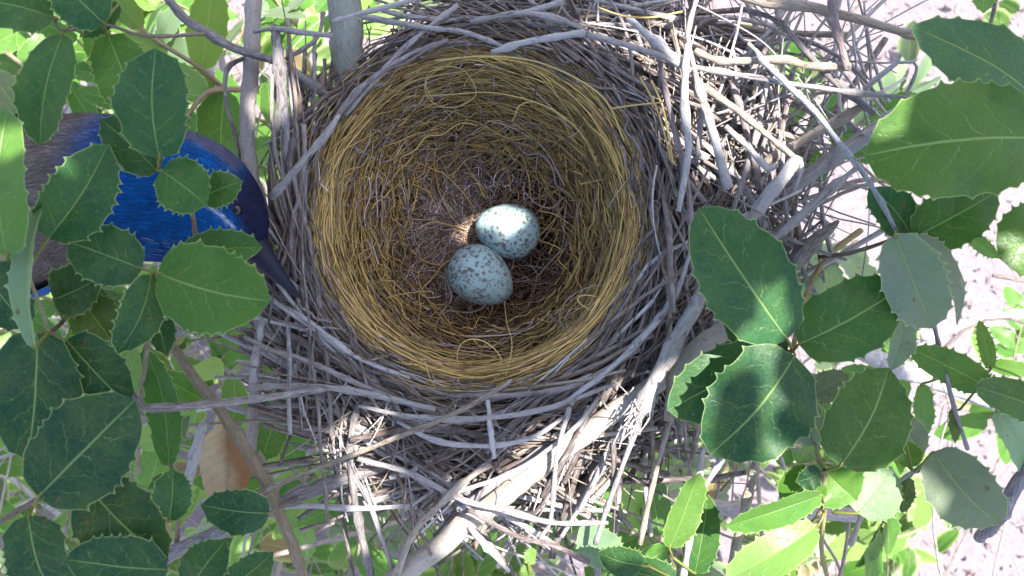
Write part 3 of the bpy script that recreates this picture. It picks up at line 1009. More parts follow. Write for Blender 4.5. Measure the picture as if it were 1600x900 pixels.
GL, GM, GD, TAN, WHT, PUR = (0.47, 0.44, 0.44), (0.35, 0.315, 0.31), (0.16, 0.14, 0.14), (0.38, 0.30, 0.225), (0.56, 0.53, 0.52), (0.23, 0.17, 0.17)
OLV = (0.22, 0.165, 0.10)
# hero sticks woven into the nest
HERO = [
    ([(372, 791, 1.6, 4), (400, 772, 1.8, 5), (470, 742, 1.9, 6), (600, 690, 2.0, 6.5), (720, 640, 2.0, 6), (800, 594, 1.8, 5)], OLV),
    ([(560, 717, 0.4, 6), (643, 740, .6, 7), (720, 780, .6, 7.5), (800, 800, .5, 7), (866, 817, .2, 6), (950, 817, 0, 5)], GM),
    ([(620, 658, .6, 4), (680, 688, .9, 6), (760, 697, 1.0, 6), (830, 684, .9, 5.5), (885, 650, .8, 4)], GL),
    ([(766, 727, .6, 6), (720, 757, .8, 7), (680, 797, .7, 8), (646, 833, .2, 8), (616, 905, -.8, 9)], TAN),
    ([(733, 823, -.2, 6), (765, 858, 0, 8), (796, 893, .1, 5)], WHT),
    ([(762, 625, .9, 5), (766, 670, 1.1, 6), (772, 716, 1.0, 5)], WHT),
    ([(890, 636, 1.0, 5), (870, 710, .9, 5), (860, 813, .2, 5), (842, 840, 0, 4)], GM),
    ([(733, 797, 1.0, 6), (806, 837, 1.1, 6.5), (866, 853, 1.0, 6), (920, 878, .6, 5)], (0.13, 0.085, 0.08)),
    ([(935, 620, .4, 5), (905, 660, .6, 5.5), (860, 700, .5, 5), (800, 740, .4, 6), (710, 770, .2, 6)], GL),
    ([(1086, 80, .8, 8), (1132, 97, 1.0, 9), (1216, 93, 1.2, 8), (1266, 103, 1.3, 8), (1328, 104, 1.3, 7)], TAN),
    ([(1040, 98, .6, 6), (1150, 116, 1.1, 7), (1235, 130, 1.4, 6.5), (1330, 144, 1.5, 6), (1415, 153, 1.4, 4.5)], GM),
    ([(1180, 78, 1.4, 6), (1199, 103, 1.6, 6.5), (1266, 167, 1.9, 7), (1316, 227, 2.0, 6.5), (1366, 297, 2.0, 6), (1402, 364, 1.8, 5)], (0.42, 0.43, 0.47)),
    ([(1080, 122, .6, 7), (1166, 183, .9, 7.5), (1245, 250, 1.0, 7)], TAN),
    ([(1160, 14, .2, 5), (1216, 33, .4, 6), (1253, 73, .8, 7), (1300, 123, 1.0, 8), (1366, 178, .9, 7)], GD),
    ([(1160, 360, .2, 10), (1190, 318, .7, 14), (1215, 285, .9, 15), (1248, 246, 1.2, 10)], GL),
    ([(1246, 246, 1.3, 6), (1252, 262, 1.2, 5), (1240, 300, .8, 4)], GL),
    ([(1190, 258, -.4, 9), (1270, 208, .3, 11), (1310, 188, .6, 12), (1350, 164, .8, 9)], TAN),
    ([(1225, 305, -.8, 9), (1305, 250, -.2, 10), (1368, 211, .4, 9)], GL),
    ([(1345, 258, -.2, 7), (1300, 295, .2, 9), (1255, 335, .4, 10), (1212, 372, .3, 9), (1160, 410, -.4, 9)], GM),
    ([(1092, 140, 1.2, 9), (1112, 200, 1.4, 11), (1138, 294, 1.2, 9)], GL),
    ([(1134, 198, 1.0, 6), (1170, 232, 1.3, 6.5), (1198, 262, 1.2, 7), (1214, 258, 1.1, 6)], GL),
    ([(1074, 70, 1.4, 7), (1070, 150, 1.7, 9), (1074, 240, 1.6, 8), (1060, 330, 1.3, 6)], GL),
    ([(1090, -10, .8, 6), (1075, 60, 1.0, 7), (1095, 160, .9, 7), (1090, 250, .7, 6)], GM),
    ([(1030, 90, .9, 6), (1050, 190, 1.1, 6), (1075, 300, 1.1, 6.5), (1080, 420, .9, 6)], PUR),
    ([(1130, 90, -.2, 6), (1160, 180, .2, 7), (1190, 300, .2, 6)], PUR),
    ([(1200, 120, -.4, 6), (1180, 220, 0, 6.5), (1145, 330, 0, 6)], GM),
    ([(1240, 110, -.8, 5), (1222, 200, -.6, 6), (1200, 300, -.6, 6)], PUR),
    ([(980, 28, 1.1, 8), (1020, 62, 1.3, 9), (1070, 104, 1.1, 9)], WHT),
    ([(913, 53, 1.8, 7), (966, 67, 1.7, 7), (1033, 87, 1.4, 7), (1080, 110, 1.1, 5)], GM),
    ([(768, 82, 1.9, 5), (833, 64, 2.1, 7.5), (913, 51, 2.0, 7.5)], GL),
    ([(735, 34, 1.0, 5), (815, 20, 1.3, 6), (880, 33, 1.4, 6), (915, 48, 1.3, 5)], GM),
    ([(566, 27, 1.0, 5), (666, 43, 1.3, 6), (726, 50, 1.4, 5.5), (785, 72, 1.3, 4)], GM),
    ([(520, 34, 1.6, 4), (575, 18, 1.7, 5.5), (660, -4, 1.6, 5)], GL),
    ([(540, 180, .8, 5), (590, 120, 1.1, 6), (650, 60, 1.2, 6), (715, 8, 1.0, 6)], GM),
    ([(508, 210, .9, 6), (560, 140, 1.2, 6.5), (640, 85, 1.3, 5), (700, 62, 1.2, 4)], PUR),
    ([(425, 310, 1.0, 8), (465, 262, 1.4, 8), (508, 212, 1.4, 7), (530, 180, 1.2, 5)], GM),
    ([(470, 300, .6, 5), (455, 360, .6, 6), (462, 440, .5, 5)], PUR),
    ([(480, 260, .4, 5), (474, 340, .4, 6), (486, 440, .4, 6), (530, 540, .3, 5)], GM),
    ([(430, 470, .4, 4), (480, 500, .7, 5), (560, 560, .8, 5), (640, 590, .7, 4)], GL),
    ([(400, 540, .2, 5), (470, 560, .5, 5.5), (560, 600, .6, 5.5), (660, 640, .4, 5)], GM),
    ([(385, 606, .6, 6), (470, 604, .8, 7), (560, 612, .9, 7), (680, 640, .8, 6)], GM),
    ([(410, 500, .2, 8), (398, 560, .3, 8), (394, 600, .2, 7)], GL),
    ([(560, 634, .7, 4), (640, 650, 1.0, 6), (740, 655, 1.1, 6.5), (850, 640, 1.0, 6), (960, 600, .8, 5)], GM),
    ([(700, 618, .6, 5), (800, 618, .9, 6), (900, 600, .9, 6), (1000, 545, .8, 5)], PUR),
    ([(930, 600, .8, 5), (990, 540, 1.1, 6), (1050, 470, 1.2, 6), (1080, 390, 1.0, 5)], GM),
    ([(880, 630, .8, 5), (960, 570, 1.1, 6), (1030, 500, 1.2, 6), (1068, 430, 1.0, 5)], GL),
    ([(420, 796, -.2, 5), (480, 790, 0, 6), (560, 795, 0, 6), (640, 790, -.2, 5)], GL),
    ([(570, 600, -.6, 8), (548, 690, -.4, 9), (556, 790, -.6, 8), (580, 900, -1.4, 8)], GD),
    ([(538, 720, -.6, 5), (570, 770, -.4, 6), (600, 850, -.8, 6), (618, 905, -1.6, 6)], GM),
    ([(640, 720, .2, 4), (690, 750, .4, 4), (740, 800, .4, 3)], GD),
    ([(1010, 630, .7, 5), (960, 760, .5, 6), (930, 850, -.5, 6)], GM),
    ([(1064, 600, .4, 5), (1030, 720, .4, 6), (1000, 850, -.4, 6)], TAN),
    ([(1129, 716, .6, 7), (1088, 785, .5, 7.5), (1062, 842, .2, 7)], GL),
    ([(1098, 700, 0, 6), (1085, 800, .2, 8), (1066, 910, -.4, 8)], WHT),
]
for pts, c in HERO:
    mm = MB()
    o0 = stick(mm, [(a_, b_, c_, d_ * .66) for a_, b_, c_, d_ in pts], c, 12, 0.09, 3)
    mm.build('twig', M_BARK, nest, o0)

# short thin spurs on and between the sticks
m = MB()
for i in range(220):
    t0 = rng.uniform(-2.9, 1.5)
    rho = rng.uniform(1.15, rho_max(t0))
    c = np.array([C_R[0] + RX * rho * math.cos(t0), C_R[1] + RY * rho * math.sin(t0), 0.9 - 3.6 * max(0, rho - 1.08) + rng.uniform(-.8, .4)])
    a = rng.uniform(0, 6.28)
    L = rng.uniform(0.8, 3.5)
    d = np.array([math.cos(a), math.sin(a), rng.uniform(-.3, .3)])
    s = np.linspace(0, 1, 7)
    P = c + d * (s * L)[:, None] + np.array([-d[1], d[0], 0]) * (rng.normal(0, .25) * s ** 2 * L)[:, None]
    if rho_of(P).min() < 1.05: continue
    tube(m, P, np.linspace(1, .4, 7) * rng.uniform(.025, .06), random.choice(GREY) * 1.15, 5, True)
tag(m.build('twig_spurs', M_BARK, nest, C_R), kind='stuff')


# ------------------------------------------------------------------ eggs
def egg(u, v, z, length, width, ang, pitch, mat, label):
    n, sd = 40, 48
    t = np.linspace(0, math.pi, n)
    x = -np.cos(t) * length / 2
    xx = x / (length / 2)
    r = width / 2 * np.sin(t) * (1 - 0.16 * xx - 0.03 * xx ** 2) * 1.01
    a = np.linspace(0, 2 * math.pi, sd, endpoint=False)
    V = np.stack([np.repeat(x[:, None], sd, 1), r[:, None] * np.cos(a), r[:, None] * np.sin(a)], -1).reshape(-1, 3)
    i = np.arange(n - 1)[:, None] * sd
    j = np.arange(sd)[None]
    k = (j + 1) % sd
    q = np.stack([i + j, i + sd + j, i + sd + k, i + k], -1).reshape(-1, 4)
    m = MB()
    m.add(V, q, (1, 1, 1))
    o = m.build('egg', mat)
    o.location = px(u, v, z) * CM
    o.rotation_euler = (0, R(pitch), R(ang))
    tag(o, label, 'egg')
    return o


egg(793, 360, -4.25, 2.80, 2.28, 168, 6, egg_mat('speckled_shell', 0.31, False), 'pale blue speckled egg with a bright sun spot, the upper one in the nest')
egg(752, 432, -4.05, 2.96, 2.38, -36, 8, egg_mat('blotched_shell', 0.74, True), 'pale blue egg with brown blotches, the lower one in the nest')


# ------------------------------------------------------------------ branches and stems around the nest (each a thing)
def branch(name, pts, col, label, cat='branch', group=None, mat=None, sides=14, rough=0.03, knots=2):
    mm = MB()
    o0 = stick(mm, pts, col, sides, rough, knots)
    return tag(mm.build(name, mat or M_BARK, None, o0), label, cat, group)


big = MB()
o0 = stick(big, [(1240, 436, -1.4, 14), (1165, 490, -.2, 15), (1090, 545, .3, 15.5), (1010, 608, .2, 15.5), (885, 703, 0, 16), (800, 770, -.4, 16.5), (700, 846, -.8, 17),
                 (640, 892, -1.2, 17), (560, 955, -2, 18)], (0.46, 0.41, 0.355), 22, 0.018, 2)
tag(big.build('oak_branch', M_SMOOTH, None, o0), 'thick smooth pale branch running diagonally under the lower right of the nest', 'branch')

sh = empty('broken_branch', px(1100, 455, 1.4), 'broken grey branch with a shredded whitish end lying across the lower right of the nest', 'branch')
mm = MB()
o0 = stick(mm, [(1108, 440, 1.0, 9), (1085, 480, 1.3, 11), (1050, 545, 1.5, 11), (1010, 622, 1.4, 12), (985, 672, 1.2, 9)], (0.33, 0.305, 0.295), 14, 0.10, 3)
mm.build('broken_wood', M_BARK, sh, o0)
mm = MB()
for i in range(60):
    s = rng.uniform(0, 1)
    base = px(1012 - 30 * s + rng.normal(0, 9), 615 + 60 * s + rng.normal(0, 7), 1.4 + rng.uniform(-.2, .35))
    d = unit(np.array([-0.45 + rng.normal(0, .22), -0.85 + rng.normal(0, .22), rng.normal(0.1, .3)]))
    L = rng.uniform(0.2, 0.7)
    t = np.linspace(0, 1, 6)
    P = base + d * (t * L)[:, None] + rng.normal(0, .15, 3) * (t ** 2)[:, None]
    tube(mm, P, np.linspace(1, .3, 6) * rng.uniform(.02, .06), np.array(WHT) * rng.uniform(.5, 1.0), 4, False)
tag(mm.build('shredded_fibres', M_FIBRE, sh, px(1000, 640, 1.4)), kind='stuff')

branch('bare_branch', [(400, -40, -1.5, 13), (393, 85, 0, 13), (388, 180, .2, 12), (390, 270, .2, 12), (404, 320, -.2, 11), (410, 390, -.5, 10), (402, 500, -1, 9), (396, 620, -2, 9), (392, 700, -4, 9)],
       (0.34, 0.30, 0.29), 'upright pale grey stem between the jay and the nest, specked with dark spots', 'stem', None, M_SMOOTH)
branch('bare_branch', [(530, -60, -.6, 25), (537, 0, -.4, 26), (547, 80, -.4, 26), (553, 150, -.9, 26), (560, 215, -2.6, 25)], (0.28, 0.30, 0.265),
       'thick smooth greenish grey stem behind the top left of the nest', 'stem', None, M_SMOOTH, 20, 0.015, 0)
branch('bare_branch', [(322, -60, -26, 15), (332, 20, -25, 15), (338, 70, -26, 15), (350, 160, -32, 14)], (0.40, 0.37, 0.40), 'soft grey upright stem far below the leaves at the upper left', 'stem', None, M_SMOOTH)
branch('twig', [(250, -20, 1.5, 6), (280, 20, 1.3, 7), (318, 48, 1.2, 7), (368, 76, 1.0, 6.5), (440, 100, .6, 6), (490, 135, .2, 7), (525, 160, 0, 7)], GD,
       'dark grey twig slanting from the top border down to the greenish stem', 'twig')
t2 = MB()
o0 = stick(t2, [(428, 40, 1.0, 6), (432, 70, 1.1, 9), (437, 110, 1.1, 10), (442, 160, .9, 8), (428, 225, .4, 6), (425, 290, -.2, 6), (432, 380, -1.5, 6)], GD, 12, 0.08, 2)
stick(t2, [(440, 140, 1.0, 7), (446, 200, .6, 7), (452, 290, 0, 6), (462, 360, -1, 5)], (0.25, 0.23, 0.26), 10, 0.06, 1)
tag(t2.build('forked_twig', M_BARK, None, o0), 'dark forked twig standing upright between the spotted stem and the greenish stem', 'twig')
branch('twig', [(396, 50, .9, 3), (430, 44, 1.2, 3.6), (470, 50, 1.3, 3.6), (520, 56, 1.2, 4)], GM, 'thin pale twig crossing level above the dark forked twig', 'twig')
branch('twig', [(446, 92, .4, 3), (475, 76, .5, 3.4), (498, 55, .4, 3), (505, 20, 0, 3)], PUR, 'thin purplish twig rising beside the greenish stem', 'twig')
branch('twig', [(392, 88, .2, 3.6), (362, 100, .4, 3.6), (352, 122, .5, 3.4), (354, 165, .4, 3), (366, 205, .2, 2.8), (376, 248, 0, 2.4)], GD, 'thin dark twig hooking down beside the spotted stem above the jay', 'twig')
branch('twig', [(195, 598, 4.6, 4), (214, 622, 4.8, 5), (236, 638, 4.8, 6), (330, 632, 3.6, 6.5), (427, 620, 1.8, 6), (520, 605, .6, 5)], (0.2, 0.165, 0.16), 'level dark twig joining the dark oak leaves to the lower left of the nest', 'twig')
branch('bare_branch', [(262, 530, 1, 7), (310, 598, 1.4, 8), (353, 650, 1.6, 9), (410, 742, 1.4, 9), (445, 820, .8, 9), (480, 915, 0, 9)], OLV, 'olive brown stem slanting down right past the tan dead leaf', 'stem', None, M_SMOOTH)
branch('branch', [(180, 895, -2, 12), (260, 868, -1.6, 12), (350, 830, -1.0, 12), (440, 786, -.6, 11), (533, 748, -.8, 10), (600, 728, -1.4, 9)], (0.17, 0.15, 0.16), 'dark grey branch sloping up into the lower left of the nest', 'branch')
branch('stick', [(284, 776, .2, 8), (300, 722, .6, 7.5), (318, 662, .8, 7)], WHT, 'short pale stick leaning against the tan dead leaf', 'stick')
branch('branch', [(-60, 848, 2, 10), (0, 846, 2, 10), (40, 850, 1.6, 9), (110, 870, 0, 9)], (0.17, 0.14, 0.14), 'short dark branch entering at the lower left border', 'branch')
branch('bare_branch', [(1183, 716, -.6, 6), (1163, 800, -.4, 7), (1140, 900, -1, 7)], TAN, 'upright tan stem below the large dark leaf, right of the nest', 'stem')
branch('branch', [(1030, 780, -12, 10), (1150, 795, -12, 11), (1340, 805, -13, 11)], GM, 'level grey branch deep below the bright leaves at the lower right', 'branch')
branch('branch', [(1130, -14, .4, 6), (1193, 4, .8, 8), (1246, 8, 1.0, 8.5), (1299, 20, 1.1, 8), (1366, 37, 1.1, 7), (1432, 57, 1.0, 6)], TAN, 'tan branch reaching from the top of the nest to the upper right leaf', 'branch', None, M_BARK)
branch('twig', [(1299, -30, 1.6, 5), (1305, 30, 1.7, 5.5), (1312, 66, 1.7, 5), (1324, 108, 1.6, 5.5)], PUR, 'short knotted twig hanging from the top border over the bare ground', 'twig', None, M_BARK, 10, 0.08, 4)
f = MB()
o0 = stick(f, [(1350, 140, .9, 4.5), (1372, 120, 1.2, 4.5), (1400, 98, 1.4, 4), (1408, 82, 1.5, 2.5)], GL, 8)
stick(f, [(1398, 98, 1.4, 3), (1420, 97, 1.5, 2.6), (1432, 94, 1.5, 1.8)], GL, 8)
stick(f, [(1412, 152, .9, 3.2), (1425, 130, 1.1, 3), (1432, 108, 1.2, 2.4), (1428, 98, 1.3, 1.8)], GM, 8)
tag(f.build('forked_twig', M_BARK, None, o0), 'small pale forked twig against the bare ground left of the upper right leaf', 'twig')
branch('fallen_branch', [(1330, 540, -22, 13), (1410, 575, -22, 15), (1500, 605, -23, 16), (1640, 655, -25, 17)], (0.5, 0.47, 0.48), 'pale sunlit branch lying below the leaves at the right border', 'branch')
branch('stick', [(1440, 528, -30, 6), (1520, 505, -30, 7), (1660, 478, -31, 7)], (0.6, 0.56, 0.55), 'thin white stick over the sunlit ground at the right', 'stick')
branch('branch', [(1640, 690, -2, 12), (1592, 748, -2, 11), (1560, 805, -3, 10), (1530, 840, -5, 9)], (0.17, 0.165, 0.19), 'dark branch end in the lower right corner', 'branch', None, M_BARK)

# stems of the shrub far below
STEM_GROUP = 'bare shrub stems below the nest'
LBL = {}
for i in range(26):
    u, v = rng.uniform(-100, 1500), rng.uniform(-50, 950)
    z = rng.uniform(-70, -14)
    a = rng.uniform(0, 6.28)
    L = rng.uniform(120, 330)
    du, dv = math.cos(a) * L, math.sin(a) * L
    if u > 1180 and v < 520: continue
    branch('shrub_branch', [(u - du, v - dv, z - 6, rng.uniform(3, 6)), (u, v, z, rng.uniform(3, 7)), (u + du, v + dv, z - 3, rng.uniform(2, 4))],
           random.choice([GM, GL, PUR, TAN]), 'bare slender stem of the shrub seen deep in the gaps around the nest', 'stem', STEM_GROUP, None, 7, 0.05, 1)

# ------------------------------------------------------------------ dead leaf and bark curl
dl = MB()
rows, cols = 44, 26
tt = np.linspace(0, 1, rows)
for (u0, v0, u1, v1, wpx, z, c0, c1, curl) in [(352, 662, 348, 792, 84, -0.4, (0.50, 0.38, 0.22), (0.36, 0.17, 0.07), 1.0)]:
    A, B = px(u0, v0, z), px(u1, v1, z - .6)
    hw = np.sin(np.clip(tt, .03, .985) * math.pi) ** 0.6 * plen(wpx, z) / 2
    s = np.linspace(-1, 1, cols)
    T = unit(B - A)
    S = unit(np.cross(T, np.array([0, 0, 1.])))
    X = hw[:, None] * s[None]
    Z = 0.55 * np.abs(s[None]) ** 1.5 * (0.7 + .3 * np.sin(tt * 7)[:, None]) - 0.5 * np.sin(tt * 3.1)[:, None] - 0.07 * np.exp(-(s[None] / .06) ** 2) + .03 * np.sin(tt[:, None] * 46 - np.abs(s[None]) * 9)
    V = A + (B - A) * tt[:, None, None] + S * X[..., None] + np.array([0, 0, 1.]) * Z[..., None]
    f = np.clip(0.5 + 1.6 * (-s[None] + 0.3 * np.sin(tt * 6)[:, None] - 0.1) + .10 * np.sin(tt * 31)[:, None] * np.cos(s * 9)[None], 0, 1)
    C = np.array(c0) * (1 - f)[..., None] + np.array(c1) * f[..., None]
    i = np.arange(rows - 1)[:, None] * cols
    j = np.arange(cols - 1)[None]
    q = np.stack([i + j, i + j + 1, i + cols + j + 1, i + cols + j], -1).reshape(-1, 4)
    rib = np.maximum(np.exp(-(s[None] / .05) ** 2), .5 * (np.sin(tt[:, None] * 46 - np.abs(s[None]) * 9) > .93))[..., None]
    C = C * (1 - .55 * rib) + np.array([.22, .13, .06]) * .55 * rib
    dl.add(V.reshape(-1, 3), q, C.reshape(-1, 3))
tag(dl.build('dead_leaf', M_DRY, None, px(352, 662, -.4)), 'curled dead oak leaf, half tan and half rusty brown, caught below left of the nest', 'dead leaf')
dl = MB()
P = np.array([px(1226, 425, -.9), px(1262, 388, -.4), px(1310, 345, -.6)])
Q = catmull(P, 14)
r = np.array([.15, .35, .5, .58, .62, .62, .6, .58, .55, .5, .42, .33, .22, .1]) * 0.55
tube(dl, Q, r, (0.22, 0.17, 0.145), 12, True, rough=.16)
tag(dl.build('bark_curl', M_BARK, None, P[0]), 'dark brown curl of dead bark lodged right of the nest above the oak leaves', 'bark')

# ------------------------------------------------------------------ the jay
RG = [(-190, 460, 0.0, 62, 1.2), (-120, 415, .3, 105, 2.2), (-30, 358, .6, 122, 2.7), (60, 315, 1.0, 124, 2.7), (130, 297, 1.4, 118, 2.5), (190, 294, 1.8, 112, 2.4),
      (250, 302, 2.1, 108, 2.3), (305, 314, 2.2, 98, 2.1), (345, 336, 2.1, 80, 1.75), (374, 360, 1.9, 56, 1.3), (392, 380, 1.8, 34, .8), (402, 391, 1.75, 18, .42)]
cen = catmull([px(a, b, c) for a, b, c, d, e in RG], 90)
pr = np.linspace(0, 1, len(RG))
pq = np.linspace(0, 1, 90)
rw = np.interp(pq, pr, [plen(d, c) for a, b, c, d, e in RG])
rh = np.interp(pq, pr, [e for *_, e in RG])
ker = np.array([1, 2, 3, 2, 1]) / 9
rw[2:-2] = np.convolve(rw, ker, 'valid')
rh[2:-2] = np.convolve(rh, ker, 'valid')
TT = unit(np.gradient(cen, axis=0))
LEFT = unit(np.cross(np.array([0, 0, 1.]), TT))       # bird's left
UPV = np.cross(TT, LEFT)
sdn = 64
phi = np.linspace(-math.pi, math.pi, sdn, endpoint=False)   # 0 = up, + towards the bird's left


def bird_point(si, ph, lift=0.0):
    """si in 0..89 (float), ph angle -> position"""
    si = np.asarray(si, float)
    i0 = np.clip(si.astype(int), 0, 88)
    f = (si - i0)[..., None]
    def lp(A): return A[i0] * (1 - f) + A[i0 + 1] * f
    c, l, u = lp(cen), lp(LEFT), lp(UPV)
    a = lp(rw[:, None])
    b = lp(rh[:, None])
    return c + l * (a + lift) * np.sin(ph)[..., None] + u * (b + lift) * np.cos(ph)[..., None]


def seg(px_ring):
    """ring number (float) for index into RG"""
    return px_ring / (len(RG) - 1) * 89


BLUE, DBLUE, MANT, MASK, WHITE, BELLY = (np.array(c) for c in ((0.002, 0.066, 0.235), (0.008, 0.03, 0.15), (0.115, 0.093, 0.082), (0.012, 0.014, 0.042), (0.62, 0.64, 0.68), (0.42, 0.40, 0.38)))


def sm(x, a, b):
    t = np.clip((x - a) / (b - a), 0, 1)
    return t * t * (3 - 2 * t)


def bird_col(si, ph, jit=None):
    g = si / 89 * (len(RG) - 1)          # ring units
    j = 0 if jit is None else jit
    d = np.degrees(ph)
    c = MANT[None] * np.ones((len(g), 1))
    fb = sm(g + 0.16 * j, 4.5, 5.6)[:, None]
    c = c * (1 - fb) + BLUE * fb
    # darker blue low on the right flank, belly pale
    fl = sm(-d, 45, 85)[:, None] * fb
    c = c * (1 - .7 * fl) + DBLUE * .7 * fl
    fbelly = sm(np.abs(d), 112, 135)[:, None]
    c = c * (1 - fbelly) + BELLY * fbelly
    # dusky ear patch and mask on the left face, its shadow coloured in too
    fm = (sm(g + .2 * j, 7.5, 8.3) * sm(d + 8 * j, 10, 26) * (1 - sm(d, 105, 125)))[:, None]
    c = c * (1 - fm) + MASK * fm
    fe = (sm(g, 6.2, 6.7) * (1 - sm(g, 7.6, 8.0)) * sm(d + 10 * j, 52, 62) * (1 - sm(d, 78, 95)))[:, None] * .75
    c = c * (1 - fe) + np.array([0.11, 0.09, 0.10]) * fe
    fm2 = sm(g, 9.0, 9.7)[:, None]
    c = c * (1 - fm2) + MASK * fm2
    # white brow line
    fw = (sm(g + .1 * j, 7.65, 7.9) * (1 - sm(g, 8.75, 9.0)) * sm(d + 3 * j, 4, 7) * (1 - sm(d + 3 * j, 8, 11)))[:, None] * .55
    c = c * (1 - fw) + WHITE * fw
    # pale streaks on the right side of the throat
    return c


bird = empty('scrub_jay', (cen[30][0], cen[30][1], -2.3), 'blue headed jay with grey brown back and dark bill leaning toward the nest', 'bird')
SI, PH = np.meshgrid(np.arange(90.), phi, indexing='ij')
V = bird_point(SI.ravel(), PH.ravel())
i = np.arange(89)[:, None] * sdn
j = np.arange(sdn)[None]
k = (j + 1) % sdn
q = np.stack([i + j, i + sdn + j, i + sdn + k, i + k], -1).reshape(-1, 4)
m = MB()
Vx = np.vstack([V, cen[0] - TT[0] * .3, cen[-1] + TT[-1] * .1])
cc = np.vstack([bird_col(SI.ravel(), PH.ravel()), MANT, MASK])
jj = np.arange(sdn)
kk2 = (jj + 1) % sdn
tr = np.vstack([np.stack([jj, kk2, np.full(sdn, len(V))], -1), np.stack([89 * sdn + kk2, 89 * sdn + jj, np.full(sdn, len(V) + 1)], -1)])
m.add(Vx, q, cc, tris=tr)
m.build('body', M_BIRD, bird, cen[30])

# plumage: short overlapping feather blades lying towards the tail
m = MB()
nf = 30000
si = rng.uniform(4, 88.5, nf)
ph = rng.uniform(-2.2, 2.2, nf)
jt = rng.standard_normal(nf)
cl = bird_col(si, ph, jt * .5) * np.exp(rng.normal(0, 0.2, nf) + .22 * np.sin(si * 1.1 + 2 * np.sin(ph * 5)) * np.sin(ph * 9 + si * .35))[:, None]
g = si / 89
Lf = np.interp(g, [0, .45, .75, 1], [0.6, 0.38, 0.26, 0.12]) * rng.uniform(.7, 1.3, nf)
Wf = np.interp(g, [0, .45, .75, 1], [0.06, 0.034, 0.028, 0.02]) * rng.uniform(.7, 1.3, nf)
step = 89 / np.linalg.norm(np.diff(cen, axis=0), axis=1).sum()
pts = []
for kf, lift in ((0, -.005), (.5, .009), (1.0, .011)):
    s2 = np.clip(si - Lf * kf * step, 0, 89)
    pts.append(bird_point(s2, ph + jt * 0.03 * kf, lift + rng.uniform(0, .02, nf).mean()))
wd = unit(np.cross(pts[2] - pts[0], pts[0] - cen[np.clip(si.astype(int), 0, 89)]))
VV = np.stack([pts[0] - wd * Wf[:, None] * .3, pts[0] + wd * Wf[:, None] * .3, pts[1] + wd * Wf[:, None] * .5, pts[1] - wd * Wf[:, None] * .5,
               pts[2] + wd * Wf[:, None] * .12, pts[2] - wd * Wf[:, None] * .12], 1)
b6 = np.arange(nf)[:, None] * 6
qq = np.vstack([b6 + np.array([[0, 1, 2, 3]]), b6 + np.array([[3, 2, 4, 5]])])
m.add(VV.reshape(-1, 3), qq, np.repeat(cl, 6, 0))
tag(m.build('plumage', M_BIRD, bird, cen[30]), kind='stuff')

# a few stiff pale streaks near the throat
m = MB()
for i in range(34):
    s0 = seg(rng.uniform(6.6, 8.2))
    p0 = rng.normal(-0.95, .14)
    ss = np.linspace(s0, s0 - .45 * step, 5)
    P = bird_point(ss, np.full(5, p0) + np.linspace(0, .05, 5), .07)
    tube(m, P, .007, np.array([.18, .26, .42]) * rng.uniform(.4, 1.1), 4, False)
m.build('pale_throat_streaks', M_BIRD, bird, cen[60])

# bill: upper and lower mandible
bt = px(472, 468, 1.2)
b0 = bird_point(np.array([84.5]), np.array([0.0]))[0] * 0 + cen[84]
for nm, dz, rs in (('upper_mandible', .10, 1.0), ('lower_mandible', -.22, .72)):
    mm = MB()
    n = 26
    s = np.linspace(0, 1, n)
    end = bt if dz > 0 else b0 + (bt - b0) * .93 + np.array([0, 0, -.12])
    P = b0 + (end - b0) * s[:, None] + np.array([0, 0, 1.]) * (dz * (1 - s) + (.16 * np.sin(s * math.pi) if dz > 0 else 0))[:, None]
    rb = .54 * rs * (1 - s) ** .8 * (1 - .18 * s) + .015
    tube(mm, P, rb, (0.008, 0.010, 0.024) if dz > 0 else (0.022, 0.02, 0.026), 20)
    mm.build(nm, M_BILL, bird, b0)


def ball(mb, c, r, col, n=16):
    t = np.linspace(0.02, math.pi - .02, n)
    a = np.linspace(0, 2 * math.pi, n * 2, endpoint=False)
    V = np.stack([np.outer(np.sin(t), np.cos(a)), np.outer(np.sin(t), np.sin(a)), np.repeat(np.cos(t)[:, None], 2 * n, 1)], -1).reshape(-1, 3) * r + c
    i = np.arange(n - 1)[:, None] * 2 * n
    j = np.arange(2 * n)[None]
    k = (j + 1) % (2 * n)
    mb.add(V, np.stack([i + j, i + 2 * n + j, i + 2 * n + k, i + k], -1).reshape(-1, 4), col)


def project(P):
    s = K0 * (CAM_H - P[:, 2]) / CAM_H
    return np.stack([P[:, 0] / s + 800, 450 - P[:, 1] / s], -1)


gs = np.stack(np.meshgrid(np.linspace(55, 84, 60), np.linspace(-1.2, 1.2, 80), indexing='ij'), -1).reshape(-1, 2)
pp = bird_point(gs[:, 0], gs[:, 1])
best = np.argmin(np.linalg.norm(project(pp) - np.array([372, 328]), axis=1))
eye_s, eye_p = gs[best]
for sgn in (1, -1):
    ph_e = eye_p if sgn > 0 else -eye_p - 1.0
    c = bird_point(np.array([eye_s]), np.array([ph_e]), -.08)[0]
    mm = MB()
    ball(mm, c, .20, (0.006, 0.005, 0.005))
    mm.build('eye', M_EYE, bird, c)

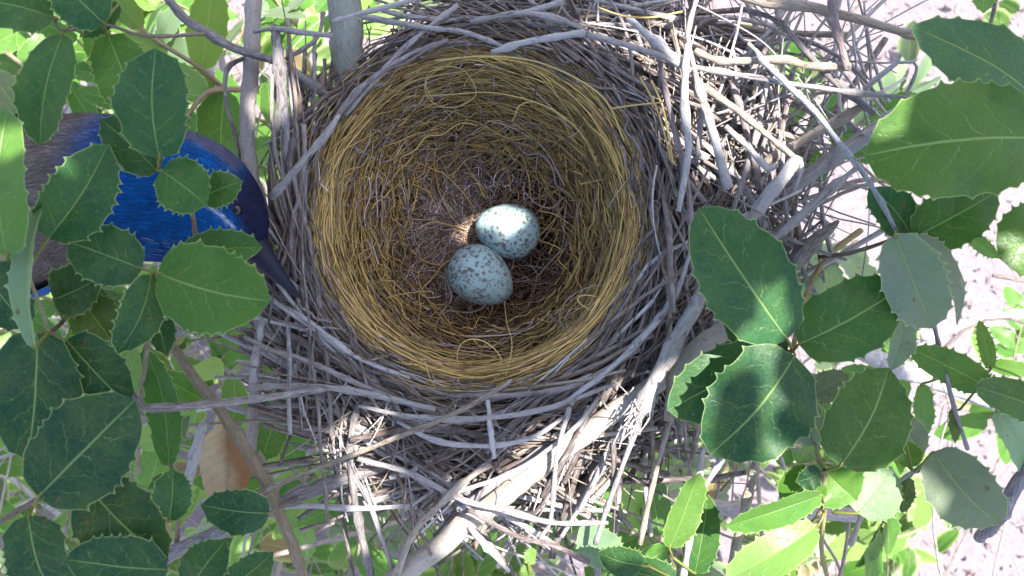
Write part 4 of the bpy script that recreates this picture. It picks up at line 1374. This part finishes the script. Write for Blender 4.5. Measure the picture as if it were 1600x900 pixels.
# wings folded on both sides, tail, legs
for sgn in (1, -1):
    mm = MB()
    n = 26
    for fidx in range(9):
        s = np.linspace(0, 1, n)
        s_start, s_end = seg(3.5 - .2 * fidx), seg(0.2 - .1 * fidx)
        ss = np.clip(s_start + (s_end - s_start) * s, 0, 89)
        p0 = sgn * (1.52 + .06 * fidx)
        P = bird_point(ss, p0 + 0 * s, .12 + .02 * (9 - fidx))
        wv = .55 * np.sin(np.clip(s, .06, .94) * math.pi) ** .5
        Pa = bird_point(ss, p0 - sgn * wv / 3.0, .12 + .02 * (9 - fidx))
        Pb = bird_point(ss, p0 + sgn * wv / 3.0, .10 + .02 * (9 - fidx))
        ii = np.arange(n - 1)
        qd = np.stack([ii, ii + 1, n + ii + 1, n + ii], -1)
        q2 = np.vstack([qd, qd + n])
        mm.add(np.vstack([Pa, P + UPV[45] * .02, Pb]), q2, np.array([0.012, 0.07, 0.28]) * rng.uniform(.8, 1.2))
    mm.build('wing', M_BIRD, bird, cen[30])
mm = MB()
for fidx in range(-4, 5):
    n = 14
    s = np.linspace(0, 1, n)
    base = cen[2] + np.array([0, 0, .5 - .03 * abs(fidx)])
    d = unit(-TT[0] + LEFT[0] * fidx * .035 + np.array([0, 0, -.12]))
    P = base + LEFT[0] * fidx * .12 + d * (s * 11.5)[:, None]
    hw = .62 * np.sin(np.clip(s, .08, .97) * math.pi) ** .3
    ii = np.arange(n - 1)
    mm.add(np.vstack([P - LEFT[0] * hw[:, None], P + LEFT[0] * hw[:, None]]), np.stack([ii, ii + 1, n + ii + 1, n + ii], -1), np.array([0.012, 0.08, 0.30]) * rng.uniform(.8, 1.2))
mm.build('tail', M_BIRD, bird, cen[2])
perch_a, perch_b = px(-160, 420, -3.0), px(396, 300, -1.0)
for sgn, sp in ((1, 2.6), (-1, 3.2)):
    hip = bird_point(np.array([seg(sp)]), np.array([sgn * 2.5]), -.2)[0]
    tpar = np.clip((hip - perch_a) @ (perch_b - perch_a) / ((perch_b - perch_a) @ (perch_b - perch_a)), 0, 1)
    foot = perch_a + (perch_b - perch_a) * tpar + np.array([0, 0, .30])
    mm = MB()
    knee = (hip + foot) / 2 - TT[30] * .5
    tube(mm, catmull([hip, knee, foot], 10), np.linspace(.22, .11, 10), (.03, .03, .03), 8)
    ax = unit(perch_b - perch_a)
    pe = unit(np.cross(ax, np.array([0, 0, 1.])))
    for aa in (-.5, 0, .5, math.pi):
        d = pe * math.cos(aa) + ax * math.sin(aa) * .8
        t = np.linspace(0, 1, 9)
        P = foot + d * (np.sin(t * 2.2) * .42)[:, None] + np.array([0, 0, 1.]) * (-(1 - np.cos(t * 2.2)) * .28)[:, None]
        tube(mm, P, np.linspace(.075, .03, 9), (.03, .03, .03), 6)
    mm.build('leg', M_BILL, bird, hip)
mm = MB()
tube(mm, catmull([perch_a, (perch_a + perch_b) / 2 + np.array([0, 0, .02]), perch_b], 40), np.linspace(.34, .26, 40), (0.25, 0.21, 0.19), 12, True, rough=.03)
tag(mm.build('perch_branch', M_BARK, None, perch_a), 'grey branch the jay stands on, mostly hidden beneath it', 'branch')

# ------------------------------------------------------------------ shrub leaves in the background
PROTO = []
TONES = ['green', 'bright', 'young', 'bright', 'pale', 'green', 'young', 'grey']
for k in range(8):
    parts = []
    n = int(rng.integers(5, 9))
    stem_pts = np.array([[0, 0, -1.5], [0.3, 1.6, -.5], [0, 3.6, 0], [.2, 5.4, .3]]) + rng.normal(0, .25, (4, 3))
    mm = MB()
    tube(mm, catmull(stem_pts, 14), np.linspace(.14, .06, 14), (0.26, 0.2, 0.12), 6)
    lf = []
    for q_ in range(n):
        f = q_ / (n - 1)
        b = catmull(stem_pts, 14)[int(2 + f * 11)]
        side = -1 if q_ % 2 else 1
        ang = math.pi / 2 + side * rng.uniform(.5, 1.3) * (1 - .55 * f)
        L = rng.uniform(2.4, 4.4)
        tip = b + np.array([math.cos(ang) * L, math.sin(ang) * L, rng.uniform(-1.0, .9)])
        lf.append((b, tip, L * rng.uniform(.42, .66), np.array(LEAF_COL[TONES[k]]) * rng.uniform(.8, 1.25), rng.uniform(-.7, .7)))
    PROTO.append((mm, lf))


def meshes_of(k):
    mm, lf = PROTO[k]
    root = bpy.data.objects.new('shrub_sprig', None)
    COL.objects.link(root)
    root['_o'] = [0.0, 0.0, 0.0]
    mm.build('stem', M_SMOOTH, root)
    for b, tip, W, c, rl in lf:
        m2 = MB()
        leaf(m2, b, tip, W, c, roll=rl, fold=rng.uniform(0, .25), bend=rng.uniform(0, .12), rows=24, teeth=6, spine=.06)
        m2.build('leaf', M_LEAF, root)
    return root


PR = [meshes_of(k) for k in range(8)]


def copy_sprig(src):
    r = src.copy()
    COL.objects.link(r)
    for ch in src.children:
        c = ch.copy()
        COL.objects.link(c)
        c.parent = r
    return r


ZONES = [   # u0, u1, v0, v1, count, z range, tones, label, group
    ((-60, 520), (-40, 240), 24, (-52, -8), 'bright green shrub sprig seen through gaps above the jay at the upper left'),
    ((-80, 260), (480, 930), 16, (-52, -6), 'light green shrub sprig seen between the dark leaves at the lower left'),
    ((250, 620), (600, 930), 18, (-52, -8), 'light green shrub sprig seen through gaps below left of the nest'),
    ((600, 1080), (770, 950), 11, (-50, -10), 'light green shrub sprig seen below the bottom sticks of the nest'),
    ((1080, 1480), (660, 950), 15, (-46, -8), 'light green shrub sprig seen behind the leaves at the lower right'),
    ((560, 800), (-40, 60), 7, (-45, -12), 'small green shrub sprig seen in gaps above the top of the nest'),
    ((1150, 1380), (110, 420), 4, (-40, -12), 'small green shrub sprig in gaps between sticks right of the nest'),
    ((1380, 1650), (560, 900), 5, (-60, -25), 'pale green shrub sprig over the sunlit ground at the lower right'),
    ((400, 480), (150, 560), 4, (-45, -15), 'small green shrub sprig seen in the gap between the jay and the nest'),
]
first = set()
for (ua, ub), (va, vb), cnt, (za, zb), label in ZONES:
    for i in range(cnt):
        k = int(rng.integers(0, 8))
        if k in first:
            o = copy_sprig(PR[k])
        else:
            first.add(k)
            o = PR[k]
        z = rng.uniform(za, zb)
        o.location = px(rng.uniform(ua, ub), rng.uniform(va, vb), z) * CM
        o.rotation_euler = (rng.normal(0, .35), rng.normal(0, .35), rng.uniform(0, 6.28))
        s = rng.uniform(0.7, 1.1) * (1.0 + 0.003 * -z)
        o.scale = (s, s, s)
        tag(o, label, 'shrub sprig', label)
for k in range(8):
    if k not in first:
        PR[k].location = px(150, 100, -40) * CM
        tag(PR[k], ZONES[0][4], 'shrub sprig', ZONES[0][4])

# the low mass of foliage nearer the ground
m = MB()
for i in range(1600):
    while True:
        u, v = rng.uniform(-150, 1700), rng.uniform(-120, 1020)
        dens = 1.0 if u < 640 else (0.9 if v > 700 and u < 1450 else 0.10)
        if u > 600 and v < 560: dens = 0.04
        if rng.random() < dens: break
    z = rng.uniform(-100, -48)
    c = px(u, v, z)
    a = rng.uniform(0, 6.28)
    L = rng.uniform(2.2, 4.6)
    tip = c + np.array([math.cos(a) * L, math.sin(a) * L, rng.uniform(-2, 2)])
    tone = random.choice(['green', 'bright', 'young', 'bright', 'mid', 'grey', 'olive', 'pale', 'young'])
    leaf(m, c, tip, L * rng.uniform(.45, .7), (np.array(LEAF_COL[tone]) if rng.random() < .85 else np.array([.22, .15, .09])) * np.exp(rng.normal(-.1, .35)), roll=rng.uniform(-1.1, 1.1), rows=12, teeth=6, spine=0)
tag(m.build('undergrowth_foliage', M_LEAF), kind='stuff')
m = MB()
for i in range(520):
    while True:
        u, v = rng.uniform(-150, 1700), rng.uniform(-120, 1020)
        if rng.random() < (0.35 if (u > 1150 and v < 480) else 1.0): break
    c = px(u, v, rng.uniform(-100, -14))
    a, L = rng.uniform(0, 6.28), rng.uniform(4, 16)
    d = np.array([math.cos(a), math.sin(a), rng.normal(0, .35)])
    q_ = rng.normal(0, .18)
    t = np.linspace(-1, 1, 8)
    P = c + d * (t * L / 2)[:, None] + np.array([-d[1], d[0], 0]) * (q_ * L * t ** 2)[:, None]
    tube(m, P, np.linspace(1, .5, 8) * rng.uniform(.05, .16), random.choice([(0.17, .12, .1), (.26, .2, .17), (.12, .08, .07), (.34, .3, .28)]), 5, True)
tag(m.build('undergrowth_twigs', M_BARK), kind='stuff')

# ------------------------------------------------------------------ unseen oak canopy added to shade the nest, with gaps cut for sun flecks
FLECKS = [(786, 338, -3.2, .42), (1178, 580, 4.2, .0), (860, 712, -.2, .5), (800, 770, -.2, .55), (1005, 632, 1.4, .5), (720, 828, -.8, .5),
          (1200, 800, 1.8, 1.4), (1230, 870, .8, 1.2), (1062, 800, .4, .4), (1290, 95, 1.2, .3), (1235, 215, .9, .5),
          (1150, 30, .6, 1.0), (435, 155, .8, .5), (1597, 385, 3.8, .4), (1050, 540, -1.8, .4), (975, 690, .6, .3), 
          (105, 365, 3.0, .3), (1075, 870, 0, .8), (1365, 770, .5, .8), (940, 840, -1.4, .4)]
for _ in range(20):
    while True:
        fu, fv = rng.uniform(520, 1290), rng.uniform(0, 880)
        e = ((fu - 742) / 250) ** 2 + ((fv - 335) / 258) ** 2
        if e > 1.7 and not (fu < 900 and fv < 300) and not (fu > 1030 and fv > 280) and not (600 < fu < 1060 and fv > 560 and rng.random() < .85): break
    FLECKS.append((fu, fv, 0.2, rng.uniform(-.1, .2)))
m = MB()
zc = 56.0
cnt = 0
for i in range(2500):
    gx, gy = rng.uniform(-27, 31), rng.uniform(-16, 16)
    z = rng.uniform(46, 66)
    c = np.array([gx, gy, 0.0]) + sun_dir / sun_dir[2] * z
    a = rng.uniform(0, 6.28)
    L = rng.uniform(3.5, 6.0)
    W = L * rng.uniform(.55, .75)
    d = np.array([math.cos(a), math.sin(a), rng.uniform(-.35, .35)])
    hit = False
    for (fu, fv, fz, fr) in FLECKS:
        F = px(fu, fv, fz)
        Q = F + sun_dir / sun_dir[2] * (z - fz)
        rel = Q - c
        al = rel[:2] @ d[:2]
        ac = rel[0] * -d[1] + rel[1] * d[0]
        if (al / (L / 2 + fr)) ** 2 + (ac / (W / 2 + fr)) ** 2 < 1:
            hit = True
            break
    if hit: continue
    leaf(m, c - d * L / 2, c + d * L / 2, W, np.array(LEAF_COL['mid']), roll=rng.uniform(-.4, .4), rows=12, teeth=6, spine=0)
tag(m.build('shade_canopy_leaves', M_LEAF), kind='stuff')

for o in list(bpy.data.objects):
    if '_o' in o: del o['_o']
